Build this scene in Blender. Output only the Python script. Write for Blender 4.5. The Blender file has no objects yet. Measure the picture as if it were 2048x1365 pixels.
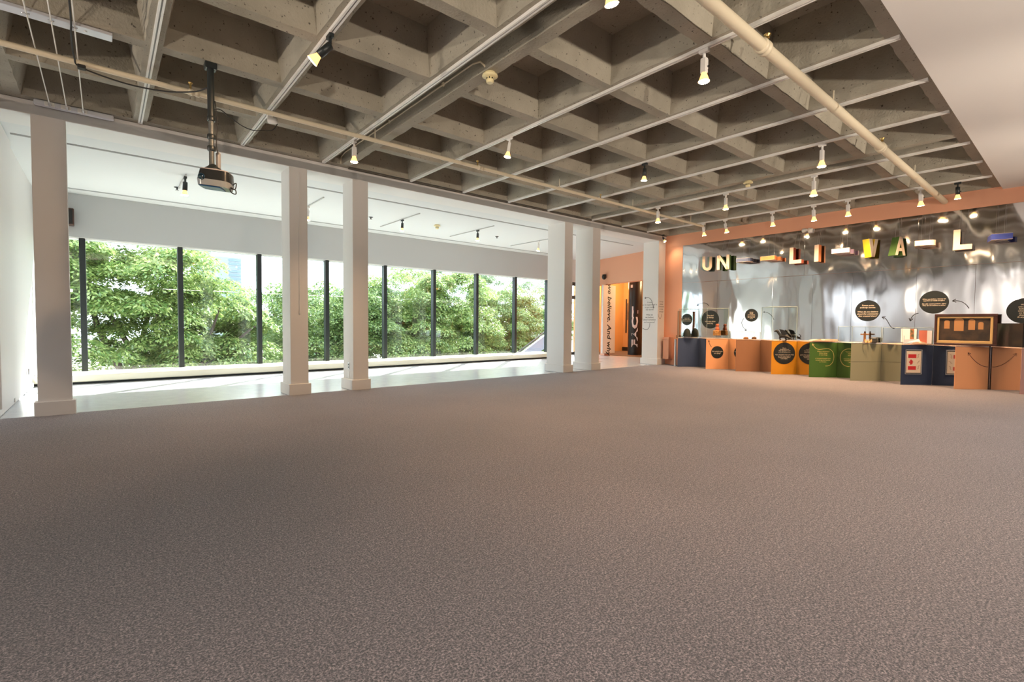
import bpy, math, random
import numpy as np
from mathutils import Vector, Matrix

S = bpy.context.scene
COL = S.collection
PI = math.pi
rnd = random.Random(7)

# ------------------------------------------------------------------ camera, sky, sun, exposure
def make_camera():
    yaw, pitch, roll = map(math.radians, (50.034, -2.058, 0.459))
    cy, sy, cp, sp = math.cos(yaw), math.sin(yaw), math.cos(pitch), math.sin(pitch)
    f = Vector((cy*cp, sy*cp, sp)); r = Vector((sy, -cy, 0)); u = r.cross(f)
    r2 = math.cos(roll)*r + math.sin(roll)*u; u2 = -math.sin(roll)*r + math.cos(roll)*u
    cam = bpy.data.cameras.new('camera'); cam.sensor_width = 36; cam.lens = 972.78/2048*36
    cam.clip_start = 0.05; cam.clip_end = 400
    o = bpy.data.objects.new('camera', cam); COL.objects.link(o)
    m = Matrix((( r2.x, u2.x, -f.x, 0), (r2.y, u2.y, -f.y, 0), (r2.z, u2.z, -f.z, 1.1), (0, 0, 0, 1)))
    o.matrix_world = m
    S.camera = o
make_camera()

W = bpy.data.worlds.new('sky'); S.world = W; W.use_nodes = True
bg = W.node_tree.nodes['Background']
bg.inputs[0].default_value = (0.80, 0.90, 1.0, 1); bg.inputs[1].default_value = 2.4

sun = bpy.data.lights.new('sun', 'SUN'); sun.energy = 9.5; sun.color = (1.0, 0.94, 0.84); sun.angle = 0.009
so = bpy.data.objects.new('sun', sun); COL.objects.link(so)
so.rotation_euler = Vector((-3.0, -2.85, -2.6)).to_track_quat('-Z', 'Y').to_euler()

def area_light(name, loc, sx, sy, power, color, target=None):
    l = bpy.data.lights.new(name, 'AREA'); l.shape = 'RECTANGLE'; l.size = sx; l.size_y = sy; l.energy = power; l.color = color
    o = bpy.data.objects.new(name, l); COL.objects.link(o); o.location = loc
    d = Vector(target) - Vector(loc) if target else Vector((0, 0, -1))
    o.rotation_euler = d.to_track_quat('-Z', 'Y').to_euler()
    return o
# added unseen fill behind the camera: one broad panel, spots grazing the concrete grid
area_light('hall_fill', (6.5, -2.2, 2.5), 9.0, 0.4, 75, (1.0, 0.91, 0.82))
def up_spot(loc, target, power):
    l = bpy.data.lights.new('grid_fill', 'SPOT'); l.energy = power; l.color = (1.0, 0.85, 0.68); l.spot_size = 1.15; l.spot_blend = 1.0; l.shadow_soft_size = 0.06
    o = bpy.data.objects.new('grid_fill', l); COL.objects.link(o); o.location = loc
    o.rotation_euler = (Vector(target) - Vector(loc)).to_track_quat('-Z', 'Y').to_euler()
for x in (-1.0, 1.5, 4.0, 6.5, 9.0): up_spot((x, -2.4, 2.3), (x+1.2, 2.2, 4.3), 235)
for y in (2.0, 5.0): up_spot((-5.0, y, 2.3), (0.0, y, 4.5), 235)
# added unseen spots that brighten the carpet, beside and behind the camera
for x, y, p in ((-1.2, 0.3, 60), (1.6, -0.6, 80), (5.6, -0.4, 70), (8.6, -0.4, 70)):
    l = bpy.data.lights.new('floor_fill', 'SPOT'); l.energy = p; l.color = (1.0, 0.86, 0.74); l.spot_size = 2.1; l.spot_blend = 1.0; l.shadow_soft_size = 0.06
    o = bpy.data.objects.new('floor_fill', l); COL.objects.link(o); o.location = (x, y, 3.47)
# added unseen panels that brighten the end walls of the hall
ww = area_light('wall_fill', (-5.0, 6.5, 3.4), 5.5, 0.3, 48, (0.88, 0.95, 1.0), (-5.0, 7.7, 1.4)); ww.data.spread = 1.6
area_light('wall_fill', (-6.3, 2.5, 3.4), 0.5, 9.0, 130, (1.0, 0.93, 0.86), (-8.0, 2.5, 1.5))

vs = S.view_settings
S.display_settings.display_device = 'sRGB'
vs.view_transform = 'Standard'; vs.look = 'None'; vs.gamma = 1.0; vs.exposure = 1.32
vs.use_curve_mapping = False
cy = S.cycles
cy.max_bounces = 9; cy.diffuse_bounces = 6; cy.glossy_bounces = 5; cy.transparent_max_bounces = 24
cy.caustics_reflective = False; cy.caustics_refractive = False; cy.sample_clamp_indirect = 6.0
cy.use_denoising = True

# ------------------------------------------------------------------ materials
MATS = {}
def mat(name, color, rough=0.6, metal=0.0, noise=None, bump=None, spec=0.5, emit=None, coat=0.0, sheen=0.0, speck=None):
    """noise=(scale, other colour, contrast width), bump=(scale, strength, distance), speck=(scale, colour, threshold)"""
    m = bpy.data.materials.new(name); m.use_nodes = True
    N, L = m.node_tree.nodes, m.node_tree.links
    p = N['Principled BSDF']
    p.inputs['Base Color'].default_value = (*color, 1); p.inputs['Roughness'].default_value = rough
    p.inputs['Metallic'].default_value = metal; p.inputs['Specular IOR Level'].default_value = spec
    p.inputs['Coat Weight'].default_value = coat; p.inputs['Sheen Weight'].default_value = sheen
    tc = N.new('ShaderNodeNewGeometry') if (noise or bump or speck) else None
    cur = None
    if noise:
        n = N.new('ShaderNodeTexNoise'); n.inputs['Scale'].default_value = noise[0]; n.inputs['Detail'].default_value = 6
        L.new(tc.outputs['Position'], n.inputs['Vector'])
        rmp = N.new('ShaderNodeValToRGB'); w = noise[2]
        rmp.color_ramp.elements[0].position = 0.5 - w; rmp.color_ramp.elements[1].position = 0.5 + w
        rmp.color_ramp.elements[0].color = (*color, 1); rmp.color_ramp.elements[1].color = (*noise[1], 1)
        L.new(n.outputs['Fac'], rmp.inputs['Fac']); cur = rmp.outputs['Color']
    if speck:
        n = N.new('ShaderNodeTexNoise'); n.inputs['Scale'].default_value = speck[0]; n.inputs['Detail'].default_value = 3
        L.new(tc.outputs['Position'], n.inputs['Vector'])
        rmp = N.new('ShaderNodeValToRGB')
        rmp.color_ramp.elements[0].position = speck[2]; rmp.color_ramp.elements[1].position = speck[2] + 0.05
        rmp.color_ramp.elements[0].color = (0, 0, 0, 1); rmp.color_ramp.elements[1].color = (1, 1, 1, 1)
        L.new(n.outputs['Fac'], rmp.inputs['Fac'])
        mx = N.new('ShaderNodeMix'); mx.data_type = 'RGBA'
        L.new(rmp.outputs['Color'], mx.inputs[0])
        if cur: L.new(cur, mx.inputs[6])
        else: mx.inputs[6].default_value = (*color, 1)
        mx.inputs[7].default_value = (*speck[1], 1); cur = mx.outputs[2]
    if cur: L.new(cur, p.inputs['Base Color'])
    if bump:
        n = N.new('ShaderNodeTexNoise'); n.inputs['Scale'].default_value = bump[0]; n.inputs['Detail'].default_value = 5
        L.new(tc.outputs['Position'], n.inputs['Vector'])
        b = N.new('ShaderNodeBump'); b.inputs['Strength'].default_value = bump[1]; b.inputs['Distance'].default_value = bump[2]
        L.new(n.outputs['Fac'], b.inputs['Height']); L.new(b.outputs['Normal'], p.inputs['Normal'])
    if emit:
        p.inputs['Emission Color'].default_value = (*emit[0], 1); p.inputs['Emission Strength'].default_value = emit[1]
    MATS[name] = m
    return m

def glass_mat(name, tint, ior, extra=0.0):
    m = bpy.data.materials.new(name); m.use_nodes = True
    N, L = m.node_tree.nodes, m.node_tree.links
    N.remove(N['Principled BSDF'])
    t = N.new('ShaderNodeBsdfTransparent'); t.inputs[0].default_value = (*tint, 1)
    g = N.new('ShaderNodeBsdfGlossy'); g.inputs['Roughness'].default_value = 0.0
    fr = N.new('ShaderNodeFresnel'); gm = N.new('ShaderNodeNewGeometry')
    mr = N.new('ShaderNodeMapRange'); mr.inputs[3].default_value = ior; mr.inputs[4].default_value = 1/ior   # same reflectance from both sides
    L.new(gm.outputs['Backfacing'], mr.inputs[0]); L.new(mr.outputs[0], fr.inputs['IOR'])
    ad = N.new('ShaderNodeMath'); ad.operation = 'ADD'; ad.inputs[1].default_value = extra
    L.new(fr.outputs[0], ad.inputs[0])
    mx = N.new('ShaderNodeMixShader')
    L.new(ad.outputs[0], mx.inputs[0]); L.new(t.outputs[0], mx.inputs[1]); L.new(g.outputs[0], mx.inputs[2])
    L.new(mx.outputs[0], N['Material Output'].inputs[0])
    return m

white = mat('white_paint', (0.76, 0.75, 0.74), 0.55, bump=(60, 0.05, 0.01))
ceil_white = mat('ceiling_white_paint', (0.70, 0.72, 0.73), 0.7)
soffit_grey = mat('soffit_grey_paint', (0.78, 0.765, 0.75), 0.75, bump=(90, 0.06, 0.01))
grey_fascia = mat('fascia_grey_paint', (0.48, 0.49, 0.49), 0.7)
sill_cream = mat('cream_enamel', (0.78, 0.76, 0.62), 0.35)
pink = mat('salmon_paint', (0.78, 0.40, 0.26), 0.6, bump=(60, 0.05, 0.01))
concrete = mat('raw_concrete', (0.42, 0.39, 0.325), 0.9, noise=(3.0, (0.31, 0.29, 0.235), 0.25), speck=(38, (0.10, 0.09, 0.075), 0.66), bump=(45, 0.5, 0.012))
black_metal = mat('black_metal', (0.018, 0.024, 0.026), 0.4)
black_plastic = mat('black_plastic', (0.012, 0.012, 0.013), 0.35)
white_metal = mat('white_enamel', (0.82, 0.81, 0.79), 0.3)
slot_grey = mat('track_slot_grey', (0.30, 0.30, 0.30), 0.5)
gallery_slot = mat('gallery_slot_grey', (0.42, 0.43, 0.43), 0.6)  # even grey of the gallery ceiling slots
steel = mat('brushed_steel', (0.62, 0.62, 0.64), 0.3, metal=0.9)
alu_blue = mat('galvanised_bar', (0.66, 0.68, 0.74), 0.45, metal=0.3)
pipe_cream = mat('pipe_cream_paint', (0.74, 0.66, 0.50), 0.45)
ivory = mat('ivory_plastic', (0.82, 0.72, 0.42), 0.4)
brass = mat('brass', (0.60, 0.42, 0.16), 0.3, metal=0.9)
cream = mat('letter_cream', (0.64, 0.53, 0.42), 0.55)
teal = mat('teal_board', (0.20, 0.33, 0.34), 0.6)
green = mat('green_paint', (0.052, 0.135, 0.018), 0.55)
red = mat('brick_red_paint', (0.45, 0.09, 0.04), 0.55)
orange = mat('orange_paint', (0.72, 0.24, 0.08), 0.55)
ochre = mat('ochre_yellow_paint', (0.68, 0.29, 0.012), 0.55)
yellow = mat('yellow_paint', (0.85, 0.62, 0.03), 0.5)
navy = mat('navy_paint', (0.018, 0.035, 0.085), 0.5)
slate = mat('slate_blue_paint', (0.058, 0.088, 0.175), 0.5)
royal = mat('royal_blue_paint', (0.05, 0.08, 0.38), 0.5)
lilac = mat('lilac_paint', (0.42, 0.31, 0.48), 0.55)
tan = mat('tan_brown_paint', (0.36, 0.17, 0.085), 0.55)
sage = mat('sage_grey_paint', (0.30, 0.30, 0.20), 0.6)
peach = mat('peach_paint', (0.88, 0.42, 0.20), 0.55)
peach_top = mat('pale_peach_top', (0.80, 0.58, 0.46), 0.5)
disc_black = mat('disc_black_vinyl', (0.010, 0.014, 0.014), 0.45)
ink = mat('black_ink', (0.012, 0.012, 0.012), 0.6)
lettering_mat = mat('cream_lettering', (0.9, 0.78, 0.62), 0.6)
gold_ink = mat('gold_lettering', (0.78, 0.62, 0.22), 0.5)
wood_dark = mat('dark_walnut', (0.065, 0.022, 0.012), 0.35, noise=(14, (0.04, 0.013, 0.008), 0.2))
wood_gold = mat('gilt_frame', (0.62, 0.40, 0.16), 0.4)
wood_mid = mat('carved_wood', (0.35, 0.15, 0.05), 0.5, noise=(30, (0.22, 0.09, 0.03), 0.2))
dark_bronze = mat('dark_bronze', (0.025, 0.024, 0.022), 0.4, metal=0.3)
paper = mat('white_paper', (0.85, 0.85, 0.90), 0.7)
page = mat('aged_page', (0.80, 0.58, 0.40), 0.7)
flag_red = mat('flag_red_cloth', (0.55, 0.02, 0.025), 0.7)
cloth = mat('cream_cloth', (0.78, 0.66, 0.52), 0.8)
rubber = mat('dark_rubber', (0.02, 0.02, 0.02), 0.7)
amber_glass = mat('amber_bulb_glass', (0.85, 0.50, 0.22), 0.2, emit=((1.0, 0.45, 0.12), 1.2))
bulb_face = mat('lit_bulb_face', (1, 0.9, 0.75), 0.3, emit=((1.0, 0.74, 0.46), 26.0))
window_glass = glass_mat('window_glass', (0.95, 0.98, 0.98), 1.5, 0.03)
acrylic = glass_mat('clear_acrylic', (0.97, 0.985, 0.975), 1.22, 0.0)
acrylic_edge = mat('acrylic_edge', (0.50, 0.60, 0.56), 0.2)

hall_paint = mat('pale_warm_paint', (0.74, 0.71, 0.68), 0.6)
hall_taupe = mat('taupe_paint', (0.34, 0.30, 0.27), 0.6)

def carpet_mat():
    m = bpy.data.materials.new('loop_pile_carpet'); m.use_nodes = True
    N, L = m.node_tree.nodes, m.node_tree.links; p = N['Principled BSDF']
    g = N.new('ShaderNodeNewGeometry')
    def noise(scale, detail, rough=0.6):
        n = N.new('ShaderNodeTexNoise'); n.inputs['Scale'].default_value = scale; n.inputs['Detail'].default_value = detail
        n.inputs['Roughness'].default_value = rough; L.new(g.outputs['Position'], n.inputs['Vector']); return n
    fine = noise(125, 4, 0.8); mid = noise(42, 4); big = noise(0.9, 3)
    r1 = N.new('ShaderNodeValToRGB'); e = r1.color_ramp.elements
    e[0].position = 0.40; e[0].color = (0.014, 0.012, 0.0125, 1); e[1].position = 0.61; e[1].color = (0.50, 0.405, 0.415, 1)
    k = r1.color_ramp.elements.new(0.5); k.color = (0.150, 0.122, 0.126, 1)
    L.new(fine.outputs['Fac'], r1.inputs['Fac'])
    def mul(a, b_out, lo, hi):
        r = N.new('ShaderNodeMapRange'); r.inputs[1].default_value = 0.3; r.inputs[2].default_value = 0.7; r.inputs[3].default_value = lo; r.inputs[4].default_value = hi
        L.new(b_out, r.inputs[0])
        mx = N.new('ShaderNodeMix'); mx.data_type = 'RGBA'; mx.blend_type = 'MULTIPLY'; mx.inputs[0].default_value = 1
        L.new(a, mx.inputs[6]); L.new(r.outputs[0], mx.inputs[7]); return mx.outputs[2]
    c = mul(r1.outputs['Color'], mid.outputs['Fac'], 0.58, 1.42)
    c = mul(c, big.outputs['Fac'], 0.90, 1.10)
    L.new(c, p.inputs['Base Color'])
    p.inputs['Roughness'].default_value = 0.95; p.inputs['Specular IOR Level'].default_value = 0.25
    p.inputs['Sheen Weight'].default_value = 0.4; p.inputs['Sheen Tint'].default_value = (0.86, 0.93, 1.0, 1); p.inputs['Sheen Roughness'].default_value = 0.6
    b = N.new('ShaderNodeBump'); b.inputs['Strength'].default_value = 0.9; b.inputs['Distance'].default_value = 0.007
    L.new(fine.outputs['Fac'], b.inputs['Height']); L.new(b.outputs['Normal'], p.inputs['Normal'])
    return m
carpet = carpet_mat()

stone = mat('polished_terrazzo', (0.66, 0.69, 0.74), 0.22, noise=(6, (0.55, 0.59, 0.65), 0.3), speck=(70, (0.5, 0.5, 0.52), 0.64))
stone_pale = mat('pale_inlay_stone', (0.55, 0.52, 0.50), 0.15)

def mirror_mat():
    m = mat('silver_foil', (0.70, 0.71, 0.73), 0.07, metal=1.0)
    N, L = m.node_tree.nodes, m.node_tree.links; p = N['Principled BSDF']
    g = N.new('ShaderNodeNewGeometry')
    mp = N.new('ShaderNodeMapping'); mp.inputs['Scale'].default_value = (1, 2.2, 0.9)
    n = N.new('ShaderNodeTexNoise'); n.inputs['Scale'].default_value = 1.3; n.inputs['Detail'].default_value = 0.8
    L.new(g.outputs['Position'], mp.inputs['Vector']); L.new(mp.outputs[0], n.inputs['Vector'])
    b = N.new('ShaderNodeBump'); b.inputs['Strength'].default_value = 0.30; b.inputs['Distance'].default_value = 0.035
    L.new(n.outputs['Fac'], b.inputs['Height']); L.new(b.outputs['Normal'], p.inputs['Normal'])
    return m
foil = mirror_mat()

foil_flat = mat('flat_foil', (0.74, 0.73, 0.72), 0.07, metal=1.0)

def leaf_mat(name, c1, c2):
    m = bpy.data.materials.new(name); m.use_nodes = True
    N, L = m.node_tree.nodes, m.node_tree.links; N.remove(N['Principled BSDF'])
    g = N.new('ShaderNodeNewGeometry'); r = N.new('ShaderNodeValToRGB')
    r.color_ramp.elements[0].color = (*c1, 1); r.color_ramp.elements[1].color = (*c2, 1)
    L.new(g.outputs['Random Per Island'], r.inputs['Fac'])
    d = N.new('ShaderNodeBsdfDiffuse'); t = N.new('ShaderNodeBsdfTranslucent')
    L.new(r.outputs[0], d.inputs[0]); L.new(r.outputs[0], t.inputs[0])
    mx = N.new('ShaderNodeMixShader'); mx.inputs[0].default_value = 0.5
    gl = N.new('ShaderNodeBsdfGlossy'); gl.inputs['Roughness'].default_value = 0.35
    mx2 = N.new('ShaderNodeMixShader'); mx2.inputs[0].default_value = 0.06
    L.new(d.outputs[0], mx.inputs[1]); L.new(t.outputs[0], mx.inputs[2]); L.new(mx.outputs[0], mx2.inputs[1]); L.new(gl.outputs[0], mx2.inputs[2])
    L.new(mx2.outputs[0], N['Material Output'].inputs[0]); return m
leaf_bright = leaf_mat('leaf_bright', (0.10, 0.22, 0.05), (0.50, 0.58, 0.20))
leaf_mid = leaf_mat('leaf_mid', (0.07, 0.17, 0.05), (0.40, 0.50, 0.17))
leaf_dark = leaf_mat('leaf_dark', (0.06, 0.14, 0.06), (0.24, 0.36, 0.15))
bark = mat('bark', (0.13, 0.09, 0.075), 0.9, bump=(12, 0.6, 0.05))

# ------------------------------------------------------------------ mesh helpers
class MB:
    def __init__(s): s.v = []; s.f = []; s.sm = []; s.mi = []
    def add(s, verts, faces, smooth=False, mi=0):
        o = len(s.v); s.v += [tuple(v) for v in verts]
        for f in faces: s.f.append([i + o for i in f]); s.sm.append(smooth); s.mi.append(mi)
        return s
    def box(s, a, b, bev=0.0, mi=0, M=None):
        (x0, y0, z0), (x1, y1, z1) = [min(p, q) for p, q in zip(a, b)], [max(p, q) for p, q in zip(a, b)]
        c = Vector(((x0+x1)/2, (y0+y1)/2, (z0+z1)/2)); h = Vector(((x1-x0)/2, (y1-y0)/2, (z1-z0)/2))
        if bev <= 0:
            vs_ = [c + Vector((sx*h.x, sy*h.y, sz*h.z)) for sx in (-1, 1) for sy in (-1, 1) for sz in (-1, 1)]
            fs = [(0, 1, 3, 2), (4, 6, 7, 5), (0, 4, 5, 1), (2, 3, 7, 6), (0, 2, 6, 4), (1, 5, 7, 3)]
        else:
            bev = min(bev, h.x*0.9, h.y*0.9, h.z*0.9)
            vs_ = []; idx = {}
            for sx in (-1, 1):
                for sy in (-1, 1):
                    for sz in (-1, 1):
                        sg = (sx, sy, sz)
                        for ax in range(3):
                            p = [sg[k]*(h[k] - (0 if k == ax else bev)) for k in range(3)]
                            idx[(sg, ax)] = len(vs_); vs_.append(c + Vector(p))
            fs = []
            for ax in range(3):
                o1, o2 = (ax+1) % 3, (ax+2) % 3
                for sg in (-1, 1):
                    q = []
                    for s1, s2 in ((-1, -1), (1, -1), (1, 1), (-1, 1)):
                        t = [0, 0, 0]; t[ax] = sg; t[o1] = s1; t[o2] = s2; q.append(idx[(tuple(t), ax)])
                    fs.append(q if sg > 0 else q[::-1])
                for s1 in (-1, 1):
                    for s2 in (-1, 1):
                        t0 = [0, 0, 0]; t1 = [0, 0, 0]
                        t0[ax] = -1; t1[ax] = 1
                        for t in (t0, t1): t[o1] = s1; t[o2] = s2
                        q = [idx[(tuple(t0), o1)], idx[(tuple(t1), o1)], idx[(tuple(t1), o2)], idx[(tuple(t0), o2)]]
                        fs.append(q if s1*s2 < 0 else q[::-1])
            for sx in (-1, 1):
                for sy in (-1, 1):
                    for sz in (-1, 1):
                        q = [idx[((sx, sy, sz), k)] for k in range(3)]
                        fs.append(q if sx*sy*sz > 0 else q[::-1])
        if M: vs_ = [M @ v for v in vs_]
        return s.add(vs_, fs, False, mi)
    def tube(s, pts, rad, n=10, cap=True, mi=0, smooth=True):
        pts = [Vector(p) for p in pts]; rads = rad if isinstance(rad, (list, tuple)) else [rad]*len(pts)
        vs_ = []; ref = None
        for i, p in enumerate(pts):
            d = (pts[min(i+1, len(pts)-1)] - pts[max(i-1, 0)]).normalized()
            if ref is None: ref = Vector((0, 0, 1)) if abs(d.z) < 0.9 else Vector((1, 0, 0))
            u = d.cross(ref).normalized(); w = u.cross(d).normalized(); ref = w
            for k in range(n):
                a = 2*PI*k/n; vs_.append(p + rads[i]*(math.cos(a)*u + math.sin(a)*w))
        fs = [(i*n+k, i*n+(k+1) % n, (i+1)*n+(k+1) % n, (i+1)*n+k) for i in range(len(pts)-1) for k in range(n)]
        s.add(vs_, fs, smooth, mi)
        if cap:
            s.add(vs_[:n], [tuple(range(n))], False, mi); s.add(vs_[-n:], [tuple(range(n))], False, mi)
        return s
    def lathe(s, prof, n=20, M=None, mi=0, smooth=True, caps=True):
        vs_ = [Vector((r*math.cos(2*PI*k/n), r*math.sin(2*PI*k/n), z)) for r, z in prof for k in range(n)]
        if M: vs_ = [M @ v for v in vs_]
        fs = [(i*n+k, i*n+(k+1) % n, (i+1)*n+(k+1) % n, (i+1)*n+k) for i in range(len(prof)-1) for k in range(n)]
        s.add(vs_, fs, smooth, mi)
        if caps:
            s.add(vs_[:n], [tuple(range(n))], False, mi); s.add(vs_[-n:], [tuple(range(n))], False, mi)
        return s
    def prism(s, poly, depth, M=None, mi=0, mi_side=None):
        """poly in local XY, extruded along local Z from 0 to depth"""
        n = len(poly)
        vs_ = [Vector((x, y, 0)) for x, y in poly] + [Vector((x, y, depth)) for x, y in poly]
        if M: vs_ = [M @ v for v in vs_]
        s.add(vs_, [tuple(range(n))[::-1], tuple(range(n, 2*n))], False, mi)
        s.add(vs_, [(i, (i+1) % n, n+(i+1) % n, n+i) for i in range(n)], False, mi if mi_side is None else mi_side)
        return s
    def build(s, name, mats, parent=None, loc=None):
        me = bpy.data.meshes.new(name); me.from_pydata(s.v, [], s.f)
        if any(s.sm): me.polygons.foreach_set('use_smooth', s.sm)
        mats = mats if isinstance(mats, (list, tuple)) else [mats]
        for m in mats: me.materials.append(m)
        if len(mats) > 1: me.polygons.foreach_set('material_index', s.mi)
        me.update()
        return link(bpy.data.objects.new(name, me), parent, loc)

def link(o, parent=None, loc=None):
    COL.objects.link(o)
    if parent is not None:
        o.parent = parent
        o.matrix_parent_inverse = basis(parent).inverted()
    if loc is not None: o.location = loc
    return o
def basis(o):
    m = Matrix.LocRotScale(o.location, o.rotation_euler, o.scale)
    return (basis(o.parent) @ o.matrix_parent_inverse @ m) if o.parent else m

def tag(o, label, cat, group=None, kind=None):
    o['label'] = label
    if cat: o['category'] = cat
    if group: o['group'] = group
    if kind: o['kind'] = kind
    return o
def thing(name, label, cat, loc, group=None):
    o = bpy.data.objects.new(name, None); o.empty_display_size = 0.1; o.location = loc
    COL.objects.link(o); return tag(o, label, cat, group)
def struct(o, label):
    o['kind'] = 'structure'; o['label'] = label; return o
def copy_part(o, parent, delta, name=None):
    c = o.copy(); COL.objects.link(c); c.parent = parent
    c.matrix_parent_inverse = basis(parent).inverted()
    c.matrix_basis = Matrix.Translation(delta) @ (basis(o))
    return c

def frame(origin, u, v):
    """matrix whose local x runs along u, y along v, z along u x v"""
    u = Vector(u).normalized(); v = Vector(v).normalized(); n = u.cross(v)
    o = Vector(origin)
    return Matrix(((u.x, v.x, n.x, o.x), (u.y, v.y, n.y, o.y), (u.z, v.z, n.z, o.z), (0, 0, 0, 1)))

def text(name, s, size, m, parent, M, shear=0.25, spacing=1.0, align='CENTER', bold=0.0):
    cu = bpy.data.curves.new(name, 'FONT'); cu.body = s; cu.size = size; cu.shear = shear
    cu.align_x = align; cu.align_y = 'CENTER'; cu.resolution_u = 2; cu.space_line = spacing; cu.offset = bold
    t = bpy.data.objects.new(name, cu)
    me = bpy.data.meshes.new_from_object(t)
    bpy.data.objects.remove(t); bpy.data.curves.remove(cu)
    me.name = name; me.transform(M); me.materials.clear(); me.materials.append(m)
    return link(bpy.data.objects.new(name, me), parent)

def ribbon(mb, pts, w, M, th=0.0015):
    """flat drawn stroke in local XY, given thickness th"""
    P = [Vector((x, y, 0)) for x, y in pts]; L_, R_ = [], []
    for i, p in enumerate(P):
        d = (P[min(i+1, len(P)-1)] - P[max(i-1, 0)]).normalized(); n = Vector((-d.y, d.x, 0))
        L_.append(p + n*w/2); R_.append(p - n*w/2)
    n = len(P); vs_ = L_ + R_
    top = [v + Vector((0, 0, th)) for v in vs_]
    mb.add([M @ v for v in top], [(i, n+i, n+i+1, i+1) for i in range(n-1)])
def bez(p0, p1, p2, p3, n=14):
    out = []
    for i in range(n+1):
        t = i/n; a = (1-t)**3; b = 3*t*(1-t)**2; c = 3*t*t*(1-t); d = t**3
        out.append((a*p0[0]+b*p1[0]+c*p2[0]+d*p3[0], a*p0[1]+b*p1[1]+c*p2[1]+d*p3[1]))
    return out
def arrow_strokes(mb, pts, w, M, head=0.05):
    ribbon(mb, pts, w, M)
    (x1, y1), (x0, y0) = pts[-1], pts[-3]
    a = math.atan2(y1-y0, x1-x0)
    for da in (2.6, -2.6):
        ribbon(mb, [(x1, y1), (x1+head*math.cos(a+da), y1+head*math.sin(a+da))], w, M)

# ------------------------------------------------------------------ key planes
XM = 12.0            # silver wall
YB = 7.68            # face of the column line
RIB = 3.55           # underside of the ribs
GC = 3.40            # gallery ceiling
BX = -8.0            # far end of the hall behind the camera
BY = -6.5

# ------------------------------------------------------------------ shell
struct(MB().box((BX, BY, -0.12), (XM+0.3, YB+0.04, 0.0)).build('floor', carpet), 'grey brown loop pile carpet across the whole hall')
g = MB().box((-1.2, YB+0.04, -0.12), (18.5, 12.6, -0.008)).build('floor', stone)
struct(g, 'polished pale stone floor of the window gallery')
# pale crescent inlaid in the stone near the salmon wall
outer = [(11.55+0.95*math.cos(a), 9.75+0.55*math.sin(a)) for a in np.linspace(0.3, 4.3, 24)]
inner = [(11.75+0.80*math.cos(a), 9.72+0.36*math.sin(a)) for a in np.linspace(4.3, 0.3, 24)]
MB().prism(outer+inner, 0.004, Matrix.Translation((0, 0, -0.009))).build('inlay', stone_pale, g)

def waffle():
    pitch_y = [1.15, 2.235, 3.32, 4.405, 5.49, 6.575, 7.64]
    xr = [-0.72, 0.38, 1.5, 2.6, 2.935, 4.08, 5.17, 6.26, 7.36, 8.42, 8.80, 9.92, 10.99, 12.02]
    k = -0.72
    while k > -7: k -= 1.1; xr.insert(0, k)
    w = 0.065; top = 3.98; tp = 0.09
    mb = MB(); R = random.Random(3)
    def cell(x0, x1, y0, y1, ny, nx, taper):
        a = (x0+w, y0+w); b = (x1-w, y1-w)
        def side(p, q, n): return [(p[0]+(q[0]-p[0])*i/n, p[1]+(q[1]-p[1])*i/n) for i in range(n)]
        c = [(a[0], a[1]), (b[0], a[1]), (b[0], b[1]), (a[0], b[1])]
        C = [(x0, y0), (x1, y0), (x1, y1), (x0, y1)]
        T = [(a[0]+taper, a[1]+taper), (b[0]-taper, a[1]+taper), (b[0]-taper, b[1]-taper), (a[0]+taper, b[1]-taper)]
        ns = [nx, ny, nx, ny]
        lo = []; ou = []; tt = []
        for i in range(4):
            j = (i+1) % 4
            for idx, p in enumerate(side(c[i], c[j], ns[i])):
                q = side(C[i], C[j], ns[i])[idx]; t = side(T[i], T[j], ns[i])[idx]
                jx, jy = (0, 0) if idx == 0 else (R.uniform(-.006, .006), R.uniform(-.006, .006))
                lo.append((p[0]+jx, p[1]+jy, RIB + R.uniform(-.003, .002))); ou.append((q[0], q[1], RIB)); tt.append((t[0], t[1], top))
        n = len(lo); V = ou + lo + tt
        # small chamfer ring above the arris
        mb.add(V, [(i, (i+1) % n, n+(i+1) % n, n+i) for i in range(n)])
        mb.add(V, [(n+i, n+(i+1) % n, 2*n+(i+1) % n, 2*n+i) for i in range(n)])
        mb.add(tt, [tuple(range(n))])
    for i in range(len(xr)-1):
        x0, x1 = xr[i], xr[i+1]
        if x1 - x0 < 0.6:
            cell(x0, x1, pitch_y[0], pitch_y[-1], 40, 1, 0.02)
        else:
            for j in range(len(pitch_y)-1): cell(x0, x1, pitch_y[j], pitch_y[j+1], 8, 8, tp)
    # edge strips and slab above
    mb.box((xr[0]-0.3, 1.08, RIB), (xr[-1], 1.15, 4.02))
    mb.box((xr[0]-0.3, 7.64, RIB), (xr[-1], 7.80, 4.02))
    mb.box((BX, 1.08, 4.0), (XM+0.3, 7.9, 4.15))
    return mb.build('ceiling', concrete)
struct(waffle(), 'raw concrete waffle slab ceiling with deep square coffers')
struct(MB().box((-1.2, YB, GC), (14.6, 12.7, GC+0.1)).build('ceiling', ceil_white), 'smooth white ceiling of the window gallery')
sof = struct(MB().box((BX, BY, 3.50), (XM+0.05, 1.08, 4.0)).build('ceiling', soffit_grey), 'smooth pale grey dropped ceiling beside the concrete grid')
struct(MB().box((BX-0.3, 1.08, 3.55), (BX+0.9, 7.7, 4.0)).build('ceiling', soffit_grey), 'plain ceiling strip at the far end behind the photographer')

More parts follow.
